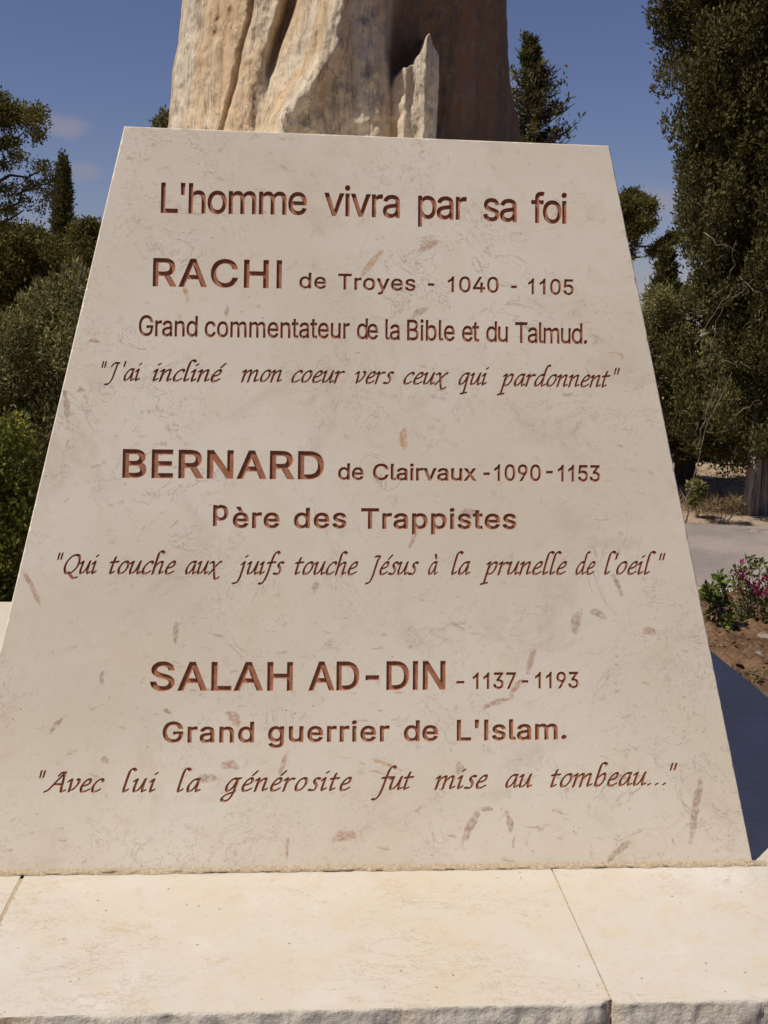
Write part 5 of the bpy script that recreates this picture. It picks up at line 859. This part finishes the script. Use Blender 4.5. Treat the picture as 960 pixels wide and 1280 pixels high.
conifer('conifer_tree', 'dark spiky conifer rising behind the right side of the rock', 668, 50, 420, 14, 46, 31, -5)
conifer('conifer_tree', 'small dark spiky conifer between the slab and the big cypress', 832, 314, 560, 13, 26, 33, 2)
# 8 pine with layered pads beyond the right edge of the slab
B = ground_under(782, 17); T = plant('pine_tree', 'pine with flat leafy pads just right of the slab, left of the big cypress', 'tree', B)
sp = [(790, 252, 16, 13), (808, 256, 14, 12), (800, 275, 18, 14), (775, 260, 20, 20), (785, 290, 16, 12), (770, 290, 26, 16), (815, 280, 7, 6), (826, 305, 16, 7), (842, 298, 12, 8), (815, 315, 10, 5), (795, 305, 6, 3), (790, 318, 5, 5), (755, 270, 26, 24), (740, 300, 24, 24)]
foliage('crown', MT['pine'], T, cl_rel(px_clumps(sp, 17, .35, 13, 4), B), 13000, .048, .018, 22, up=.3, shell=.4, tuft=3, tr=.03)
stems('trunk', MT['darkbark'], T, B, [([B, at(770, 400, 17), at(775, 320, 17), at(790, 260, 17)], .13, .03)]+[(wob(at(x0, y0, 17), at(x1, y1, 16.9), 5, .04, rg), .02, .005) for x0, y0, x1, y1 in ((772, 320, 845, 300), (772, 330, 812, 318), (776, 300, 815, 270), (772, 322, 800, 295))])
# 9 grey-green tree filling the gap beside the slab
B = ground_under(800, 11.6); T = plant('olive_tree', 'feathery grey-green olive tree growing across the road beside the slab edge', 'tree', B)
sp = [(828, 372, 12, 16), (815, 380, 16, 18), (842, 385, 10, 16), (830, 410, 22, 26), (812, 420, 22, 30), (852, 420, 12, 26), (838, 450, 24, 30), (815, 470, 30, 34), (850, 490, 20, 30), (840, 520, 26, 26), (800, 440, 40, 50), (790, 520, 50, 50), (770, 460, 50, 60), (855, 385, 5, 8)]
foliage('crown', MT['olive'], T, cl_rel(px_clumps(sp, 11.6, .45, 14, 5), B), 28000, .045, .014, 23, up=.5, shell=.5, tuft=2, tr=.03)
stems('trunk', MT['bark'], T, B, [([B, at(800, 520, 11.6), at(812, 440, 11.6), at(828, 380, 11.6)], .08, .01)])
# 10 dark tree with black trunk behind the slab edge
B = ground_under(858, 13); T = plant('dark_tree', 'dark low tree with a thick black trunk right at the slab edge across the road', 'tree', B)
sp = [(850, 545, 26, 26), (875, 555, 22, 18), (830, 550, 30, 26), (895, 560, 14, 16), (905, 545, 24, 22), (870, 530, 30, 24), (800, 540, 40, 40)]
foliage('crown', MT['cypress'], T, cl_rel(px_clumps(sp, 13, .5, 15, 5), B), 18000, .05, .02, 24, shell=.6, tuft=2, tr=.03)
stems('trunk', MT['darkbark'], T, B, [([B, at(858, 590, 13), at(857, 570, 13), at(852, 545, 13)], .14, .10), ([at(858, 592, 13), at(868, 570, 13), at(880, 550, 13)], .07, .03)])
# 11 bushes behind the big cypress
B = ground_under(915, 17); T = plant('hedge_bush', 'dark green bush at the far side of the dirt yard behind the cypress trunk', 'shrub', B)
sp = [(880, 570, 20, 14), (905, 565, 22, 20), (925, 560, 20, 24), (900, 540, 30, 24), (945, 520, 30, 40), (870, 545, 26, 24), (960, 560, 22, 20), (985, 550, 30, 30)]
foliage('leaves', MT['shrub'], T, cl_rel(px_clumps(sp, 17, .4, 16, 5), B), 9000, .09, .045, 25, shell=.6, tuft=2, tr=.03)
stems('trunk', MT['darkbark'], T, B, [([B, at(915, 560, 17)], .06, .03)])
B = ground_under(965, 15); T = plant('russet_bush', 'sunlit rust-coloured bush right of the cypress trunk at the edge of the view', 'shrub', B)
foliage('leaves', MT['rust'], T, cl_rel(px_clumps([(955, 548, 10, 14), (970, 545, 16, 20), (990, 550, 20, 24)], 15, .2, 17, 4), B), 1800, .06, .03, 26, tuft=2, tr=.03)
stems('stems', MT['darkbark'], T, B, [([B, at(966, 560, 15)], .03, .015)])

# far-off wood that closes the view all round
rg = np.random.default_rng(77); cl = []
for k in range(420):
    a = rg.uniform(-1.35, 1.35); R = rg.uniform(34, 60); x = CAM[0]+R*math.sin(a); y = CAM[1]+R*math.cos(a); h = rg.uniform(1.2, 2.4)
    cl.append((x, y, -.8+h*.45, h*1.1, h*1.1, h*.62))
w = foliage('distant_wood', MT['cypress'], None, cl, 130000, .26, .15, 40, shell=.6); tag(w, 'low dark far-off wood along the skyline', 'trees', kind='stuff')

# ------------------------------------------------------------------ flower bed
def small_plant(name, label, px, py, D, spec, mats, n, L, Wd, seed, flowers=None, stemn=8):
    p = at(px, py, D); B = (p[0], p[1], gz(p[0], p[1])); T = plant(name, label, 'plant', B); rg = np.random.default_rng(seed)
    foliage('leaves', MT[mats], T, cl_rel(px_clumps(spec, D, .07, seed, 3), B), n, L, Wd, seed, up=.4, shell=.2)
    if flowers: fl = foliage('flowers', MT['magenta'], T, cl_rel(px_clumps(flowers, D-.05, .08, seed+1, 3), B), 520, .016, .014, seed+2, shell=.1)
    if flowers: fl['kind'] = 'stuff'
    ln = []
    for k in range(stemn):
        s = spec[k % len(spec)]; ln.append((wob(B, at(s[0]+rg.uniform(-.4, .4)*s[2], s[1]-s[3]*.7, D), 5, .05, rg), .004, .0015))
    stems('stems', MT['bark'], T, B, ln)
    return T
small_plant('bougainvillea', 'bushy plant with magenta flowers growing in the soil bed near the road', 936, 790, 5.2,
    [(935, 700, 7, 8), (938, 712, 10, 10), (924, 715, 8, 8), (950, 705, 8, 8), (958, 720, 14, 18), (930, 735, 18, 14), (945, 750, 20, 16), (925, 765, 14, 14), (945, 775, 20, 12), (965, 750, 20, 30), (985, 740, 24, 30), (918, 752, 8, 10), (912, 722, 6, 5)],
    'fresh', 1100, .026, .012, 51, [(928, 722, 12, 9), (938, 732, 14, 10), (945, 738, 10, 9), (955, 728, 9, 9), (925, 740, 9, 6), (965, 742, 16, 12), (985, 730, 20, 16), (950, 745, 12, 6), (926, 705, 6, 5), (912, 740, 6, 5)], 14)
small_plant('green_seedling', 'bright green leafy plant with an upright tip between slab edge and magenta flowers', 905, 795, 4.9,
    [(899, 722, 4, 9), (901, 735, 5, 8), (886, 738, 8, 7), (893, 748, 9, 8), (903, 752, 8, 10), (896, 768, 10, 7), (908, 775, 8, 12), (890, 790, 8, 5), (905, 790, 7, 5), (880, 745, 8, 8)], 'fresh', 520, .032, .018, 55, None, 9)
small_plant('low_weed', 'tiny yellow-green weed on the soil beside the platform shadow', 951, 856, 4.2, [(948, 850, 8, 5), (955, 862, 8, 5), (942, 842, 6, 3), (970, 870, 10, 6)], 'olive', 160, .022, .007, 58, None, 4)
# bare soil stones
rg = np.random.default_rng(90)
def stone_mesh(r, seed):
    rr = np.random.default_rng(seed); V = []; F = []; nl, ns = 5, 8
    for i in range(nl+1):
        th = math.pi*i/nl
        for j in range(ns):
            ph = 2*math.pi*j/ns; q = r*(1+.28*rr.standard_normal()*.5); V.append((q*math.sin(th)*math.cos(ph), q*.8*math.sin(th)*math.sin(ph), q*.6*math.cos(th)))
    for i in range(nl):
        for j in range(ns): F.append((i*ns+j, (i+1)*ns+j, (i+1)*ns+(j+1) % ns, i*ns+(j+1) % ns))
    return V, F
for (px, py, D, r, lab) in ((957, 790, 4.75, .035, 'rounded pale stone on the soil below the magenta flowers'), (893, 757, 5.9, .05, 'flat pale stone behind the green seedling'), (948, 831, 4.45, .02, 'small pale stone on soil just above the shadowed platform corner'),
                            (947, 648, 10.25, .06, 'pale stone at the road edge beside the cypress trunk'), (950, 658, 10.15, .04, 'flat whitish stone on the far road edge'), (871, 645, 10.3, .04, 'small white stone at the road edge by the slab')):
    p = at(px, py, D); V, F = stone_mesh(r, int(px)); o = mesh('stone', V, F, MT['stone'], smooth=False); o.location = (p[0], p[1], gz(p[0], p[1])+r*.25); tag(o, lab, 'stone', 'pale stones lying on the soil and along the road edge')
# clods, straw and dry weeds: uncountable
V = []; F = []; pts = []
rr = np.random.default_rng(4)
for k in range(1500):
    d = rr.uniform(3.7, 6.9); s = rr.uniform(.9, 3.2); x, y = frame(d, s)
    if x < .46 and y < 1.95: continue
    r = rr.uniform(.006, .022)*(1+(rr.random() < .05)*1.2); base = len(V); z = gz(x, y) if False else 0
    pts.append((x, y, r))
P = np.array(pts); Z = gheight(P[:, 0], P[:, 1])
for (x, y, r), z in zip(pts, Z):
    base = len(V)
    for j in range(6):
        q = Vector((rr.standard_normal(), rr.standard_normal(), rr.standard_normal())).normalized()
    dirs = [(1, 0, 0), (-1, 0, 0), (0, 1, 0), (0, -1, 0), (0, 0, 1), (0, 0, -1)]
    a = rr.uniform(0, 6.28)
    for dx, dy, dz in dirs:
        k = r*rr.uniform(.6, 1.3); V.append((x+k*(dx*math.cos(a)-dy*math.sin(a)), y+k*(dx*math.sin(a)+dy*math.cos(a)), z+k*dz*.8+r*.3))
    for t in ((0, 2, 4), (2, 1, 4), (1, 3, 4), (3, 0, 4), (2, 0, 5), (1, 2, 5), (3, 1, 5), (0, 3, 5)): F.append(tuple(base+i for i in t))
tag(mesh('soil_clods', V, F, MT['ground']), 'crumbly brown clods of soil in the flower bed', 'soil', kind='stuff')
def straw(name, label, n, d0, d1, s0, s1, L, wd, mat, seed, up, patch=None):
    rr = np.random.default_rng(seed); d = rr.uniform(d0, d1, n); s = rr.uniform(s0, s1, n)
    if patch is not None:
        m = vnoise(np.stack([d*patch, s*patch, 0*d], -1), seed) > -.05; d, s = d[m], s[m]
    x, y = frame(d, s); z = gheight(x, y)
    C = np.stack([x, y, z-.003], -1); D = rr.standard_normal((len(x), 3))*np.array([1, 1, .35])+np.array([0, 0, up]); D[:, 2] = np.abs(D[:, 2])
    Vv, Ff = leaf_quads(C, D, L*(.4+rr.random(len(x))), np.full(len(x), wd), rr)
    tag(mesh(name, Vv, Ff, MT[mat], tint=rr.random(len(x))), label, 'grass', kind='stuff')
straw('dry_grass', 'dry straw and weeds along the far road verge under the cypress', 9000, 10.05, 11.6, 1.5, 6.5, .20, .006, 'dry', 61, .7, 1.6)
straw('straw_litter', 'scattered straw and small green shoots on the soil bed', 1500, 3.7, 6.5, 1.1, 3.2, .05, .004, 'dry', 63, .05)
straw('yellow_grass', 'patches of yellow dry grass in the dirt yard', 9000, 12.2, 16.5, 2.0, 9, .10, .010, 'dry', 64, .5, .9)
small_plant('roadside_shrub', 'small dusty green shrub on the far verge left of the cypress trunk', 872, 640, 10.6, [(868, 607, 9, 9), (876, 610, 8, 8), (872, 620, 10, 9), (865, 625, 8, 8)], 'olive', 1400, .04, .016, 66, None, 8)
small_plant('dry_bush', 'brown dried bush at the foot of the big cypress trunk', 905, 645, 10.5, [(895, 632, 14, 8), (912, 630, 12, 9), (925, 636, 10, 9), (885, 636, 10, 7)], 'dry', 900, .07, .006, 67, None, 12)
B = at(858, 642, 10.4); B = (B[0], B[1], gz(B[0], B[1])); T = plant('leaning_sapling', 'thin bare leaning stem on the far verge left of the cypress trunk', 'plant', B)
stems('stem', MT['twig'], T, B, [(wob(B, at(880, 545, 10.2), 7, .015, np.random.default_rng(2)), .008, .003)])
foliage('leaves', MT['olive'], T, cl_rel([(*at(872, 560, 10.25), .04, .04, .08)], B), 40, .03, .01, 3)
